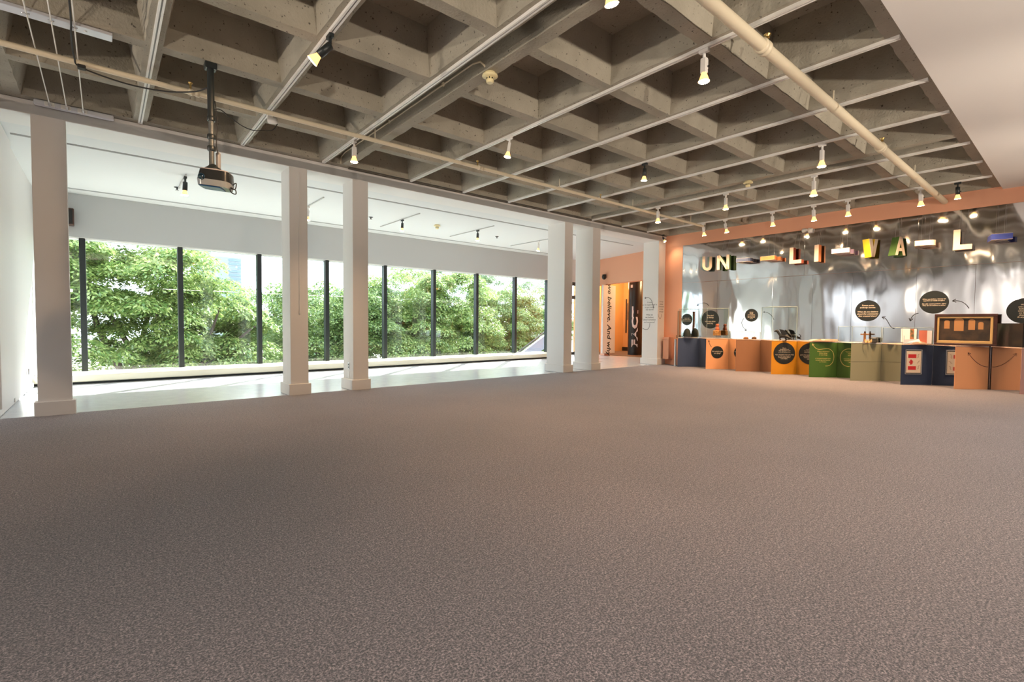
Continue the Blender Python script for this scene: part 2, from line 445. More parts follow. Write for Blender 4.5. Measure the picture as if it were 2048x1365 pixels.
# slots in the gallery ceiling
for Y, nm, lab, x1 in ((8.66, 'trim_1', 'thin grey slot in the gallery ceiling nearer the columns', 11.8), (11.52, 'trim_2', 'thin grey slot in the gallery ceiling nearer the windows', 12.2)):
    o = MB().box((-0.85, Y-0.03, GC-0.006), (x1, Y+0.03, GC+0.01)).box((-0.85, Y-0.012, GC-0.012), (x1, Y+0.012, GC)).build(nm, gallery_slot)
    struct(o, lab)

# white beam carried by the columns
struct(MB().box((-1.2, YB, 3.39), (XM+0.02, YB+0.5, 3.545), 0.004).build('beam', white), 'long white plastered beam running over the white columns')

# columns
cols = [(-0.595, -0.302, 0.10, 'first white square column from the left beside the hinged wall panel'),
        (2.125, 2.383, 0.42, 'second white square column from the left with a thin cable duct'),
        (3.083, 3.341, 0.42, 'third white square column from the left with two wall sockets'),
        (7.965, 8.227, 0.55, 'fourth white square column from the left at the end of the windows'),
        (8.92, 9.195, 0.55, 'fifth white square column from the left beside the painted phrase'),
        (11.65, 11.97, 0.50, 'sixth white square column with handwritten notes beside the salmon corner')]
COLS = []
for x0, x1, d, lab in cols:
    c = thing('column', lab, None, ((x0+x1)/2, YB+d/2, 0)); c['kind'] = 'structure'
    MB().box((x0, YB, 0.0), (x1, YB+d, 3.395), 0.004).build('shaft', white, c)
    MB().box((x0-0.03, YB-0.03, -0.005), (x1+0.03, YB+d+0.03, 0.165), 0.006).build('plinth', white, c)
    COLS.append(c)
MB().box((2.25, YB-0.014, 1.22), (2.27, YB+0.002, 3.33), 0.003).build('cable_duct', white, COLS[1])
# handwriting on the last column
Mx = frame((11.648, 7.99, 1.50), (0, -1, 0), (0, 0, 1))
text('lettering', 'Is one\nto be supported in\nto get inside\nthe world', 0.062, ink, COLS[5], frame((11.6485, 7.95, 1.62), (0, -1, 0), (0, 0, 1)), 0.3, 1.1)
text('lettering', 'What do\nwe believe\nabout ourselves\nand someone?', 0.062, ink, COLS[5], frame((11.6485, 7.95, 1.27), (0, -1, 0), (0, 0, 1)), 0.3, 1.1)
text('lettering', 'It is my\ncorner\nto wonder\n& think\nthrough', 0.06, ink, COLS[5], frame((11.81, 7.6785, 1.60), (1, 0, 0), (0, 0, 1)), 0.3, 1.15)
mb = MB()
arrow_strokes(mb, bez((0.17, 0.05), (0.14, 0.3), (0.03, 0.4), (-0.12, 0.34)), 0.012, Mx)
ribbon(mb, bez((-0.17, -0.5), (-0.05, -0.58), (0.06, -0.55), (0.06, -0.36)), 0.012, Mx)
mb.build('arrow', ink, COLS[5])
mb = MB(); ribbon(mb, bez((0.0, -0.02), (0.06, -0.2), (0.14, -0.2), (0.17, -0.02)), 0.01, frame((11.66, 7.6785, 1.42), (1, 0, 0), (0, 0, 1))); mb.build('arrow', ink, COLS[5])

# gallery end walls
wl = MB().box((-1.1, YB+0.05, 0), (-0.92, 12.6, GC+0.05)).build('wall_left', white); struct(wl, 'white end wall of the window gallery at the left edge')
pn = MB().box((-0.92, 7.74, 0.10), (-0.885, 9.02, 3.38), 0.004).build('wall_panel', white, wl)
MB().box((-0.92, 9.02, 0.02), (-0.908, 10.25, 2.45), 0.003).build('wall_panel', white, wl)
MB().box((-0.92, 10.3, 0.0), (-0.90, 11.1, 0.07), 0.003).build('skirting', white, wl)
# hall walls behind the camera
struct(MB().box((BX-0.2, BY, 0), (BX, YB+0.1, 4.0)).build('wall_front', hall_paint), 'pale warm wall at the far end of the hall behind the photographer')
struct(MB().box((BX, BY-0.2, 0), (XM+0.3, BY, 4.0)).build('wall_right', hall_taupe), 'taupe side wall of the hall behind the photographer')
struct(MB().box((BX, YB+0.05, 0), (-1.1, YB+0.25, 4.0)).build('wall_left', white), 'white wall closing the hall beyond the left edge')

# silver wall: salmon wall with foil panels on it
wb = MB().box((XM+0.02, BY, 0), (XM+0.25, 7.70, 3.56)).box((XM-0.01, BY, 3.235), (XM+0.02, 7.70, 3.56)).box((XM-0.005, 7.17, 0), (XM+0.02, 7.70, 3.3)).build('wall_back', pink)
struct(wb, 'salmon painted end wall faced with silver foil panels')
seams_low = [7.165, 6.18, 4.84, 4.0, 3.26, 2.21, 1.38, 0.2, -1.0, -2.2, -3.4, -4.6, BY+0.02]
seams_top = [7.165, 4.18, 2.21, 0.2, -2.2, -4.6, BY+0.02]
R = random.Random(11)
for zz0, zz1, seams in ((0.02, 2.225, seams_low), (2.23, 3.235, seams_top)):
    for a, b in zip(seams[:-1], seams[1:]):
        p = MB().box((XM-0.006, b+0.001, zz0), (XM+0.016, a-0.001, zz1), 0.0015).build('foil_panel', foil, wb)
# short returns beside the silver wall
struct(MB().box((11.97, YB, 0), (12.4, YB+0.3, GC)).build('wall_side', pink), 'narrow salmon return wall between the last column and the silver wall')

# end wall of the gallery with the opening
we = thing('wall_end', 'salmon gallery end wall with a wide opening into an orange lit room', None, (13.3, 10.2, 0)); we['kind'] = 'structure'
def slant(x0, x1, y): return x0 + (x1-x0)*(y-9.3)/(11.3-9.3)
def wallpoly(ya, yb, z0, z1, th=0.25):
    p = [(slant(13.05, 13.55, ya), ya), (slant(13.05, 13.55, yb), yb), (slant(13.05, 13.55, yb)+th, yb), (slant(13.05, 13.55, ya)+th, ya)]
    return MB().prism(p, z1-z0, Matrix.Translation((0, 0, z0)))
wallpoly(8.0, 11.9, 2.50, GC).build('lintel', pink, we)
wallpoly(11.02, 11.25, 0.0, 2.50).build('jamb', pink, we)
wallpoly(8.0, 8.6, 0.0, 2.50).build('jamb', pink, we)
struct(MB().box((12.3, YB+0.2, 0), (18, YB+0.4, GC)).build('wall_inner', pink), 'wall closing the orange lit room on the right')
# jutting white leaf with the painted phrase
ph = thing('phrase_panel', 'tall white panel with a phrase painted downwards beside the opening', 'panel', (13.55, 11.0, 0.08))
MB().box((13.30, 10.955, 0.08), (13.98, 11.012, 2.47), 0.004).build('board', white, ph)
text('lettering', 'we believe. And why', 0.30, ink, ph, frame((13.64, 10.9535, 1.27), (0, 0, -1), (1, 0, 0)), 0.2, 1.0, bold=0.006)
# room beyond
warm_wall = mat('amber_wall_paint', (0.62, 0.33, 0.13), 0.6)
brown_floor = mat('brown_carpet', (0.16, 0.10, 0.07), 0.9)
struct(MB().box((16.6, 8.0, 0), (16.8, 14.0, 3.3)).build('wall_far', warm_wall), 'amber wall of the room seen through the opening')
struct(MB().box((13.8, 12.6, 0), (16.8, 12.8, 3.3)).build('wall_inner', warm_wall), 'amber side wall of the room seen through the opening')
struct(MB().box((13.6, YB+0.2, 2.95), (16.8, 12.8, 3.05)).build('ceiling', concrete), 'dim ceiling of the room seen through the opening')
struct(MB().box((13.9, YB+0.2, -0.1), (16.8, 12.8, 0.004)).build('floor', brown_floor), 'brown carpet of the room seen through the opening')
struct(MB().box((16.56, 8.0, 0.0), (16.6, 12.6, 0.16), 0.004).build('baseboard_far', black_plastic), 'black skirting along the amber wall')
for x, y in ((15.2, 11.6), (15.2, 9.8)):
    l = bpy.data.lights.new('amber_room_lamp', 'POINT'); l.energy = 55; l.color = (1.0, 0.62, 0.28); l.shadow_soft_size = 0.15
    lo = bpy.data.objects.new('amber_room_lamp', l); COL.objects.link(lo); lo.location = (x, y, 2.6)
def poster(name, label, cat, x, y0, y1, z0, z1, m, th=0.03):
    o = MB().box((x-th, y0, z0), (x, y1, z1), 0.004).build(name, m); tag(o, label, cat); return o
board_dark = mat('charcoal_board', (0.02, 0.02, 0.022), 0.6)
map_brown = mat('printed_brown_panel', (0.22, 0.13, 0.07), 0.6, noise=(7, (0.10, 0.06, 0.035), 0.12))
poster('display_board', 'tall black display board on the amber wall', 'board', 16.59, 13.02-0.62, 12.45, 0.75, 2.15, board_dark)
poster('printed_panel', 'brown printed panel on the amber wall beside the black column', 'panel', 16.58, 11.55, 12.38, 1.28, 1.98, map_brown)
poster('notice_sheet', 'small orange sheet on the amber wall under the printed panel', 'sheet', 16.52, 11.92, 12.28, 1.0, 1.32, mat('orange_sheet', (0.55, 0.22, 0.08), 0.6))
cc = thing('pillar', 'round black pillar with large silver letters seen through the opening', 'pillar', (14.75, 10.66, 0))
MB().lathe([(0.25, 0.0), (0.25, 2.94)], 32, Matrix.Translation((14.75, 10.66, 0))).build('shaft', black_plastic, cc)
def wrap_text():
    # letters laid on the round surface, reading upwards, facing the hall
    cx, cyy, r = 14.75, 10.66, 0.254
    o = text('lettering', 'FACT', 0.46, mat('silver_lettering', (0.75, 0.75, 0.78), 0.3), None, Matrix.Identity(4), 0.0, 1.0, bold=0.022)
    ang0 = math.atan2(-cyy, -cx)
    me = o.data
    for v in me.vertices:
        a, h = v.co.x, v.co.y
        th = ang0 - h/r*0.62
        v.co = Vector((cx + r*math.cos(th), cyy + r*math.sin(th), 1.0 + a*1.3))
    o.parent = cc; o.matrix_parent_inverse = basis(cc).inverted()
wrap_text()
tg = MB().box((14.48, 10.60, 2.42), (14.5, 10.68, 2.52), 0.003).build('paper_tag', paper, cc)

# ------------------------------------------------------------------ window wall
YG = 12.1
mull = [-0.29, 1.21, 2.68, 4.18, 5.70, 7.19, 8.68, 10.21, 11.66]
win = thing('window_1', 'long band of tall windows with black mullions facing green trees', None, (5.5, YG, 0)); win['kind'] = 'structure'
for x in mull: MB().box((x-0.045, YG-0.10, 0.125), (x+0.045, YG+0.04, 2.62), 0.004).build('mullion', black_metal, win)
xs = [-0.93] + mull
for a, b in zip(xs[:-1], xs[1:]):
    MB().box((a+0.02, YG+0.0, 0.12), (b-0.02, YG+0.012, 2.62)).build('pane', window_glass, win)
MB().box((-0.93, YG-0.03, 0.10), (11.7, YG+0.05, 0.135)).build('bottom_rail', black_metal, win)
MB().box((-0.93, YG-0.10, 2.595), (11.9, YG+0.05, 2.64)).build('head_rail', white, win)
struct(MB().box((-0.93, 11.16, 0.035), (11.45, YG+0.0, 0.15), 0.012).box((-0.93, 11.30, 0.0), (11.45, YG, 0.04)).build('sill', sill_cream), 'low cream sill box along the foot of the windows')
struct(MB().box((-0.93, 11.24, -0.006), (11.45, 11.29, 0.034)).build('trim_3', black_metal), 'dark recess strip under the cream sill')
struct(MB().box((-0.93, 11.95, 2.61), (11.72, YG+0.3, GC), 0.004).build('wall_window', grey_fascia), 'grey bulkhead above the windows')
struct(MB().box((-0.93, YG+0.02, -0.9), (12.0, YG+0.3, 0.10)).build('wall_window', white), 'low outer wall under the windows')
struct(MB().box((11.70, 11.98, 0), (11.95, 12.14, GC)).build('wall_window', white), 'pier at the end of the windows')

# glazed vestibule past the windows
dv = thing('door_1', 'dark framed glass door with white struts seen between two columns', None, (12.5, 12.1, 0)); dv['kind'] = 'structure'
for z0, z1 in ((0.0, 0.10), (2.0, 2.12), (2.48, 2.60)): MB().box((11.95, 12.0, z0), (14.2, 12.1, z1), 0.004).build('rail', black_metal, dv)
for x in (11.98, 14.1): MB().box((x, 12.0, 0), (x+0.09, 12.1, 2.6), 0.004).build('stile', black_metal, dv)
MB().box((11.95, 12.03, 0.1), (14.2, 12.04, 2.55)).build('pane', window_glass, dv)
struct(MB().box((11.9, 12.0, 2.6), (14.3, 12.3, GC)).build('wall_window', white), 'white wall above the glass door')
st = thing('lattice_screen', 'white lattice frame standing outside the glass door', 'screen', (13.2, 13.4, -0.2))
for z in (0.55, 1.25, 1.95): MB().box((13.15, 13.36, z-0.04), (15.4, 13.44, z+0.04), 0.005).build('bar', white_metal, st)
for x in (13.2, 13.7, 14.2, 14.7, 15.3): MB().box((x-0.04, 13.34, -0.2), (x+0.04, 13.46, 2.4), 0.005).build('post', white_metal, st)
rs = MB().box((13.16, 13.31, 0.90), (13.46, 13.345, 1.02), 0.004).build('door_sign', flag_red); tag(rs, 'small red sign behind the glass door', 'sign')

# outdoor ramp seen low through the last panes
rp = thing('stair_ramp', 'sloping dark outdoor stair parapet beyond the last window', 'parapet', (13.6, 15.0, -4.0))
MB().prism([(11.6, -0.85), (12.2, -0.95), (15.4, 0.62), (15.4, 1.12), (14.6, 0.78)], 0.15, frame((0, 15.0, 0), (1, 0, 0), (0, 0, 1))).build('parapet', mat('slate_parapet', (0.16, 0.17, 0.21), 0.6), rp)
MB().tube([(11.6, 14.9, -0.72), (14.6, 14.9, 0.92), (15.4, 14.9, 1.26)], 0.03, 8).build('handrail', black_metal, rp)
MB().box((13.0, 14.95, -4.0), (13.2, 15.05, -0.5)).box((15.1, 14.95, -4.0), (15.3, 15.05, 0.5)).build('post', black_metal, rp)

# ------------------------------------------------------------------ outdoors
pave = mat('pale_paving', (0.62, 0.58, 0.52), 0.9, noise=(0.3, (0.50, 0.50, 0.42), 0.2))
struct(MB().box((-60, 12.6, -4.2), (120, 160, -4.0)).build('ground', pave), 'bright pale paving below the windows')
tw = thing('tower_block', 'hazy pale tower block far beyond the trees', 'building', (10.2, 60, -4))
hz = mat('hazy_facade', (0.21, 0.25, 0.28), 0.8); hzw = mat('hazy_glazing', (0.13, 0.19, 0.24), 0.5)
MB().box((8.9, 60, -4), (11.6, 64, 8.0)).build('wall', hz, tw)
MB().box((7.4, 61, -4), (8.9, 64, 9.0)).build('wing', hz, tw)
for k in range(10):
    MB().box((10.4, 59.93, 4.0+k*0.40), (11.5, 60.02, 4.2+k*0.40)).build('window', hzw, tw)

def foliage(name, crown, n, leafmat, parent, seed, leaf=(0.125, 0.055)):
    """crown: list of (centre, radii); leaves gathered in umbrella-shaped sprays"""
    G = np.random.default_rng(seed)
    tot = sum(r[0]*r[1]*r[2] for _, r in crown)**1.0
    cs = []
    for c, r in crown:
        m = max(6, int(260*(r[0]*r[1]*r[2])/tot))
        d = G.normal(size=(m, 3)); d /= np.linalg.norm(d, axis=1)[:, None]
        rad = G.uniform(0.45, 1.0, m)**0.5
        cs.append(np.array(c) + d*np.array(r)*rad[:, None])
    cs = np.concatenate(cs); m = len(cs)
    size = G.uniform(0.38, 0.85, m)
    which = G.integers(0, m, n)
    ang = G.uniform(0, 2*np.pi, n); rr = np.sqrt(G.uniform(0, 1, n))*size[which]
    P = cs[which].copy()
    P[:, 0] += rr*np.cos(ang); P[:, 1] += rr*np.sin(ang)
    P[:, 2] += 0.28*size[which] - 0.55*rr**2/size[which] + G.normal(0, 0.06, n)
    nrm = np.stack([rr*np.cos(ang)*0.7/size[which], rr*np.sin(ang)*0.7/size[which], np.ones(n)], 1) + G.normal(0, 0.38, (n, 3))
    nrm /= np.linalg.norm(nrm, axis=1)[:, None]
    t = np.stack([np.cos(ang), np.sin(ang), -0.35*np.ones(n)], 1) + G.normal(0, 0.45, (n, 3))
    t -= nrm*(t*nrm).sum(1)[:, None]; t /= np.linalg.norm(t, axis=1)[:, None]
    b = np.cross(nrm, t)
    L = leaf[0]*G.uniform(0.6, 1.25, n)[:, None]; Wd = leaf[1]*G.uniform(0.7, 1.3, n)[:, None]
    V = np.empty((n, 4, 3)); V[:, 0] = P - t*L*0.5; V[:, 1] = P + b*Wd*0.5; V[:, 2] = P + t*L*0.5; V[:, 3] = P - b*Wd*0.5
    me = bpy.data.meshes.new(name); me.vertices.add(4*n); me.vertices.foreach_set('co', V.astype(np.float32).ravel())
    me.loops.add(4*n); me.loops.foreach_set('vertex_index', np.arange(4*n, dtype=np.int32))
    me.polygons.add(n); me.polygons.foreach_set('loop_start', np.arange(0, 4*n, 4, dtype=np.int32))
    me.polygons.foreach_set('loop_total', np.full(n, 4, dtype=np.int32))
    me.materials.append(leafmat); me.update(calc_edges=True); me.validate()
    o = bpy.data.objects.new(name, me); link(o, parent); o['kind'] = 'stuff'
    return cs
def tree(label, base, crown, n, leafmat, seed, trunk_r=0.28, limbs=7, fork=-1.6):
    t = thing('tree', label, 'tree', base, 'trees outside the windows')
    cs = foliage('foliage', crown, n, leafmat, t, seed)
    R = random.Random(seed)
    top = Vector((base[0]+0.1, base[1], fork))
    MB().tube([base, (base[0]+0.15, base[1]+0.05, (base[2]+fork)/2), top], [trunk_r*1.25, trunk_r, trunk_r*0.85], 12).build('trunk', bark, t)
    for k in range(limbs):
        e = Vector(cs[R.randrange(len(cs))]); mid = top.lerp(e, 0.5) + Vector((R.uniform(-.4, .4), R.uniform(-.4, .4), R.uniform(-.3, .35)))
        MB().tube([top - Vector((0, 0, 0.2)), top.lerp(mid, 0.5), mid, mid.lerp(e, .6), e], [trunk_r*0.62, trunk_r*0.5, trunk_r*0.36, trunk_r*.22, 0.02], 8).build('branch', bark, t)
tree('large bright green tree filling the two leftmost windows', (0.9, 18.2, -4.0),
     [((0.6, 18.0, 2.5), (2.4, 2.0, 1.6)), ((1.6, 18.4, 2.9), (1.5, 1.7, 1.0)), ((0.2, 17.8, 0.9), (2.6, 2.0, 1.3)), ((-2.0, 18.0, 1.9), (2.2, 2.0, 2.3)), ((2.0, 17.8, 0.5), (2.1, 1.8, 1.6)), ((-0.4, 17.6, -0.5), (2.4, 1.7, 1.2)), ((2.2, 17.6, -0.6), (1.8, 1.6, 1.1)), ((3.4, 18.0, 0.3), (1.3, 1.5, 1.5))], 190000, leaf_bright, 21, 0.2, 12, -2.0)
tree('darker green tree just left of the second column', (6.0, 23.5, -4.0),
     [((5.2, 23.0, 1.1), (2.3, 2.0, 1.5)), ((6.6, 23.0, -0.4), (2.4, 2.0, 1.6)), ((4.0, 23.2, -0.8), (2.0, 2.0, 1.6))], 70000, leaf_mid, 22, 0.25, 7)
tree('shaded green tree seen between the second and third columns', (7.4, 20.0, -4.0),
     [((6.6, 20.0, 0.9), (2.0, 1.8, 1.9)), ((7.9, 20.0, -0.3), (2.2, 1.8, 1.7)), ((8.3, 19.6, 1.2), (1.7, 1.7, 1.5))], 80000, leaf_mid, 23, 0.25, 7)
tree('broad sunlit tree in the windows right of the third column', (11.2, 20.0, -4.0),
     [((10.6, 20.2, 2.1), (2.3, 2.0, 1.6)), ((10.4, 19.8, 0.6), (2.4, 2.0, 1.4)), ((12.6, 19.6, 0.4), (2.4, 2.0, 1.5)), ((10.2, 19.4, -0.6), (2.4, 1.8, 1.2)), ((12.9, 20.0, 2.0), (2.1, 1.8, 1.5))], 150000, leaf_bright, 24, 0.3, 9)
tree('sunlit tree in front of the last windows', (15.6, 20.6, -4.0),
     [((15.2, 20.2, 0.4), (2.2, 2.0, 1.8)), ((16.6, 21.0, 1.5), (2.4, 2.0, 1.6)), ((17.8, 20.6, 0.0), (2.2, 2.0, 1.9)), ((15.4, 20.4, -0.9), (2.4, 1.6, 1.0)), ((19.6, 20.8, 0.9), (2.1, 2.0, 2.2))], 140000, leaf_mid, 25, 0.28, 7)
tree('tall dark tree behind the last windows', (19.0, 26.0, -4.0),
     [((17.5, 26.0, 2.6), (3.0, 2.4, 2.6)), ((21.0, 26.0, 2.2), (3.2, 2.4, 2.8)), ((24.0, 26.5, 1.4), (3.0, 2.4, 3.0)), ((20.5, 26.0, -0.6), (3.6, 2.0, 2.0))], 70000, leaf_dark, 26, 0.35, 8)
tree('dark distant tree behind the middle windows', (13.0, 27.0, -4.0),
     [((12.0, 27.0, 1.6), (3.0, 2.0, 1.9)), ((9.0, 27.0, 0.6), (2.6, 2.0, 1.9)), ((14.5, 27.0, 0.2), (3.0, 2.0, 2.0))], 60000, leaf_dark, 27, 0.3, 6)

# ------------------------------------------------------------------ ceiling tracks
track_x = [0.38, 1.50, 2.60, 4.08, 5.17, 6.26, 7.36, 8.80, 9.92, 10.99]
ordn = ['first', 'second', 'third', 'fourth', 'fifth', 'sixth', 'seventh', 'eighth', 'ninth', 'tenth']
for i, x in enumerate(track_x):
    t = thing('lighting_track', f'white lighting track under the concrete ribs, {ordn[i]} from the left', 'track', (x, 4.36, 3.525), 'lighting tracks on the concrete ceiling')
    MB().box((x-0.021, 1.12, 3.522), (x-0.006, 7.58, 3.552)).box((x+0.006, 1.12, 3.522), (x+0.021, 7.58, 3.552)).build('rail', white_metal, t)
    MB().box((x-0.006, 1.13, 3.531), (x+0.006, 7.57, 3.551)).build('slot', slot_grey, t)
    MB().box((x-0.022, 7.58, 3.520), (x+0.022, 7.61, 3.552), 0.002).build('end_cap', white_metal, t)

# ------------------------------------------------------------------ spotlights
def spot(label, x, y, zt, drop, style, aim=(0, 0, -1), power=26, group='track spotlights on the concrete ceiling', cone=1.9):
    """adapter under the track, side arm, housing, PAR lamp"""
    t = thing('track_spotlight', label, 'spotlight', (x, y, zt), group)
    body = {'w': white_metal, 'b': black_metal}[style]
    MB().box((x-0.02, y-0.045, zt-0.032), (x+0.02, y+0.045, zt), 0.004).build('adapter', body, t)
    aim = Vector(aim).normalized()
    sc = drop/0.22
    j = Vector((x, y, zt-0.035))
    arm_end = j + Vector((0, 0, -0.05*sc))
    MB().tube([j + Vector((0, 0, 0.01)), arm_end], 0.013*sc, 8).build('stem', body, t)
    q = aim.to_track_quat('-Z', 'Y').to_matrix().to_4x4()
    M = Matrix.Translation(arm_end) @ q
    if style == 'w':
        mb = MB().box((-0.026*sc, -0.020*sc, -0.115*sc), (0.026*sc, 0.020*sc, 0.01), 0.005*sc, M=M)
        mb.box((0.026*sc, -0.008*sc, -0.09*sc), (0.033*sc, 0.008*sc, -0.01), 0.002, M=M)
    else:
        mb = MB().lathe([(0.012*sc, 0.012*sc), (0.03*sc, 0.005*sc), (0.032*sc, -0.11*sc), (0.02*sc, -0.115*sc)], 16, M)
    mb.build('housing', body, t)
    MB().tube([M @ Vector((0.03*sc, 0, -0.07*sc)), M @ Vector((0.045*sc, 0, -0.07*sc))], 0.008*sc, 8).build('knob', black_plastic, t)
    MB().lathe([(0.02*sc, -0.108*sc), (0.026*sc, -0.128*sc), (0.040*sc, -0.168*sc), (0.046*sc, -0.182*sc)], 20, M, caps=False).build('bulb', amber_glass, t)
    MB().lathe([(0.045*sc, -0.180*sc), (0.040*sc, -0.187*sc), (0.0005, -0.190*sc)], 20, M, caps=False).build('bulb_face', bulb_face, t)
    l = bpy.data.lights.new('spot_beam', 'SPOT'); l.energy = power*1.5; l.color = (1.0, 0.64, 0.36); l.spot_size = cone; l.spot_blend = 0.9; l.shadow_soft_size = 0.04
    lo = bpy.data.objects.new('spot_beam', l); COL.objects.link(lo)
    lo.matrix_world = M @ Matrix.Translation((0, 0, -0.21*sc)); lo.parent = t; lo.matrix_parent_inverse = basis(t).inverted()
    return t
Z0 = 3.522
spot('black spotlight tilted to the left on the second track, bright face showing', 1.5, 4.21, Z0, 0.24, 'b', (-0.50, 0.42, -0.55), 30)
spot('large white spotlight on the fourth track, nearest the big cream pipe', 4.08, 2.27, Z0, 0.23, 'w', (0.02, 0, -1), 40)
spot('white spotlight with a leaning arm midway along the fourth track', 4.08, 4.95, Z0, 0.21, 'w', (-0.12, 0.1, -1), 40)
spot('white spotlight on the third track beside the concrete double rib end', 2.6, 6.42, Z0, 0.23, 'w', (0, 0, -1), 40)
spot('black spotlight pointing straight down on the sixth track', 6.26, 4.40, Z0, 0.21, 'b', (0, 0.05, -1), 40)
spot('white spotlight on the seventh track near the right end', 7.36, 2.39, Z0, 0.25, 'w', (0, 0, -1), 45)
spot('white spotlight on the eighth track nearest the right wall side', 8.80, 2.96, Z0, 0.27, 'w', (0, 0, -1), 45)
spot('white spotlight halfway along the eighth track', 8.80, 4.41, Z0, 0.24, 'w', (0, 0, -1), 45)
spot('white spotlight on the eighth track nearest the columns', 8.80, 5.84, Z0, 0.26, 'w', (0, 0, -1), 45)
tenth = [(2.01, 'w', 0.25, 'white spotlight on the tenth track, second from the right end'), (1.53, 'b', 0.22, 'black spotlight at the right end of the tenth track'),
         (3.10, 'w', 0.25, 'white spotlight on the tenth track, third from the right end'), (3.69, 'w', 0.25, 'white spotlight on the tenth track, fourth from the right end'),
         (4.48, 'w', 0.24, 'white spotlight on the tenth track, fifth from the right end'), (5.51, 'w', 0.24, 'white slanting spotlight on the tenth track, second from the left end'),
         (6.04, 'w', 0.24, 'white spotlight at the left end of the tenth track')]
for y, s_, d_, lab in tenth:
    spot(lab, 10.99, y, Z0, d_, s_, (0.22, -0.12, -1) if y == 5.51 else (0.22, 0, -1), 62, cone=2.0)
spot('small black wire spotlight in the far ceiling corner above the salmon return', 11.7, 7.60, 3.551, 0.16, 'b', (0.1, -0.5, -1), 8)
spot('white spotlight on the third track just above the top edge of the view', 2.6, 2.15, Z0, 0.23, 'w', (0.3, 0, -1), 40)
# gallery spotlights on short rods
gl = [(1.02, 9.30, 'b', 0.24, 'black spotlight on a short rod left of the hanging projector', (0.0, 0.98), 9.18),
      (3.13, 10.05, 'w', 0.22, 'white spotlight on a short rod seen between the second and third columns', (0.07, 0.96), 9.15),
      (5.10, 9.9, 'b', 0.20, 'black spotlight on a short rod, left one beside the ceiling detector', (0.16, 1.9), 9.12),
      (7.05, 9.75, 'b', 0.21, 'black spotlight on a short rod, right one beside the ceiling detector', (0.2, 1.9), 9.10),
      (9.22, 9.9, 'w', 0.22, 'white spotlight on a short rod just left of the fourth column', (0.25, 1.9), 9.20)]
for x, y, s_, d_, lab, (dx, ln), y0 in gl:
    spot(lab, x, y, GC-0.02, d_, s_, (-0.05, 0, -1), 14, 'spotlights in the window gallery')
    r_ = MB().box((x-0.009, y0, GC-0.022), (x+0.009, y0+ln, GC-0.004)).build('short_track', mat('rod_grey_%d' % int(x*10), (0.5, 0.5, 0.5), 0.5))
    tag(r_, lab.replace('black spotlight on a short rod', 'short grey ceiling track of the black spotlight').replace('white spotlight on a short rod', 'short grey ceiling track of the white spotlight'), 'track', 'short tracks in the window gallery')

# ------------------------------------------------------------------ pipes on the ceiling
def pipe(label, y, z, r, x0, x1, coup, hang, name='sprinkler_pipe'):
    t = thing(name, label, 'pipe', ((x0+x1)/2, y, z))
    MB().tube([(x0, y, z), (x1, y, z)], r, 16).build('pipe', pipe_cream, t)
    for x in coup: MB().lathe([(r, -0.05), (r*1.28, -0.045), (r*1.28, -0.015), (r*1.08, -0.01), (r*1.08, 0.01), (r*1.28, 0.015), (r*1.28, 0.045), (r, 0.05)], 18, frame((x, y, z), (0, 1, 0), (0, 0, 1))).build('coupling', pipe_cream, t)
    for x in hang:
        MB().tube([(x, y, z+r*0.9), (x, y, 3.60 if False else z+0.17)], 0.006, 6).lathe([(r*1.12, -0.008), (r*1.12, 0.008)], 14, frame((x, y, z), (0, 1, 0), (0, 0, 1)), caps=False).build('hanger', pipe_cream, t)
    return t
big = pipe('thick cream pipe crossing the right side of the concrete ceiling', 1.84, 3.42, 0.048, 2.2, XM-0.02, (4.25, 7.75), (5.95, 9.6))
for x in (4.32, 7.80):
    MB().tube([(x, 1.84, 3.46), (x, 1.84, 3.52)], 0.014, 8).lathe([(0.02, 3.52), (0.012, 3.535), (0.03, 3.545), (0.03, 3.55)], 12, Matrix.Translation((x, 1.84, 0))).build('sprinkler_head', brass, big)
sm = pipe('thin cream pipe running along the concrete ceiling in front of the columns', 6.03, 3.45, 0.026, -8.0, 10.95, (0.75, 4.4), (2.72, 6.1, 8.2, 10.4))
for x in (0.72, 4.35, 7.2):
    MB().tube([(x, 6.03, 3.47), (x, 6.03, 3.53)], 0.009, 8).lathe([(0.012, 3.53), (0.022, 3.54), (0.022, 3.545)], 10, Matrix.Translation((x, 6.03, 0))).build('sprinkler_head', brass, sm)

# smoke detectors
def detector(label, x, y, z, sc=1.0):
    t = thing('smoke_detector', label, 'smoke detector', (x, y, z), 'smoke detectors on the ceilings')
    T = Matrix.Translation((x, y, z)) @ Matrix.Scale(sc, 4)
    MB().lathe([(0.055, 0.0), (0.055, -0.012), (0.075, -0.02), (0.078, -0.034), (0.05, -0.044), (0.038, -0.046)], 24, T).build('base', ivory, t)
    MB().lathe([(0.036, -0.044), (0.036, -0.066), (0.04, -0.07), (0.036, -0.09), (0.028, -0.098)], 20, T).build('sensor', ivory, t)
    mb = MB()
    for k in range(8):
        a = k*PI/4; mb.box((0.0355, -0.007, -0.064), (0.0375, 0.007, -0.050), M=T @ Matrix.Rotation(a, 4, 'Z'))
    mb.build('slots', black_plastic, t)
    return t
d1 = detector('cream smoke detector under the concrete double rib with its looping conduit', 2.935, 3.87, RIB, 1.0)
detector('cream smoke detector far along the ceiling beside the eighth track', 8.42, 3.84, RIB, 1.0)
detector('yellowed smoke detector on the white gallery ceiling between two black spotlights', 6.02, 9.95, GC, 1.0)
c = thing('conduit', 'thin cream conduit along the side of the concrete double rib to the detector', 'conduit', (2.86, 5.7, 3.68))
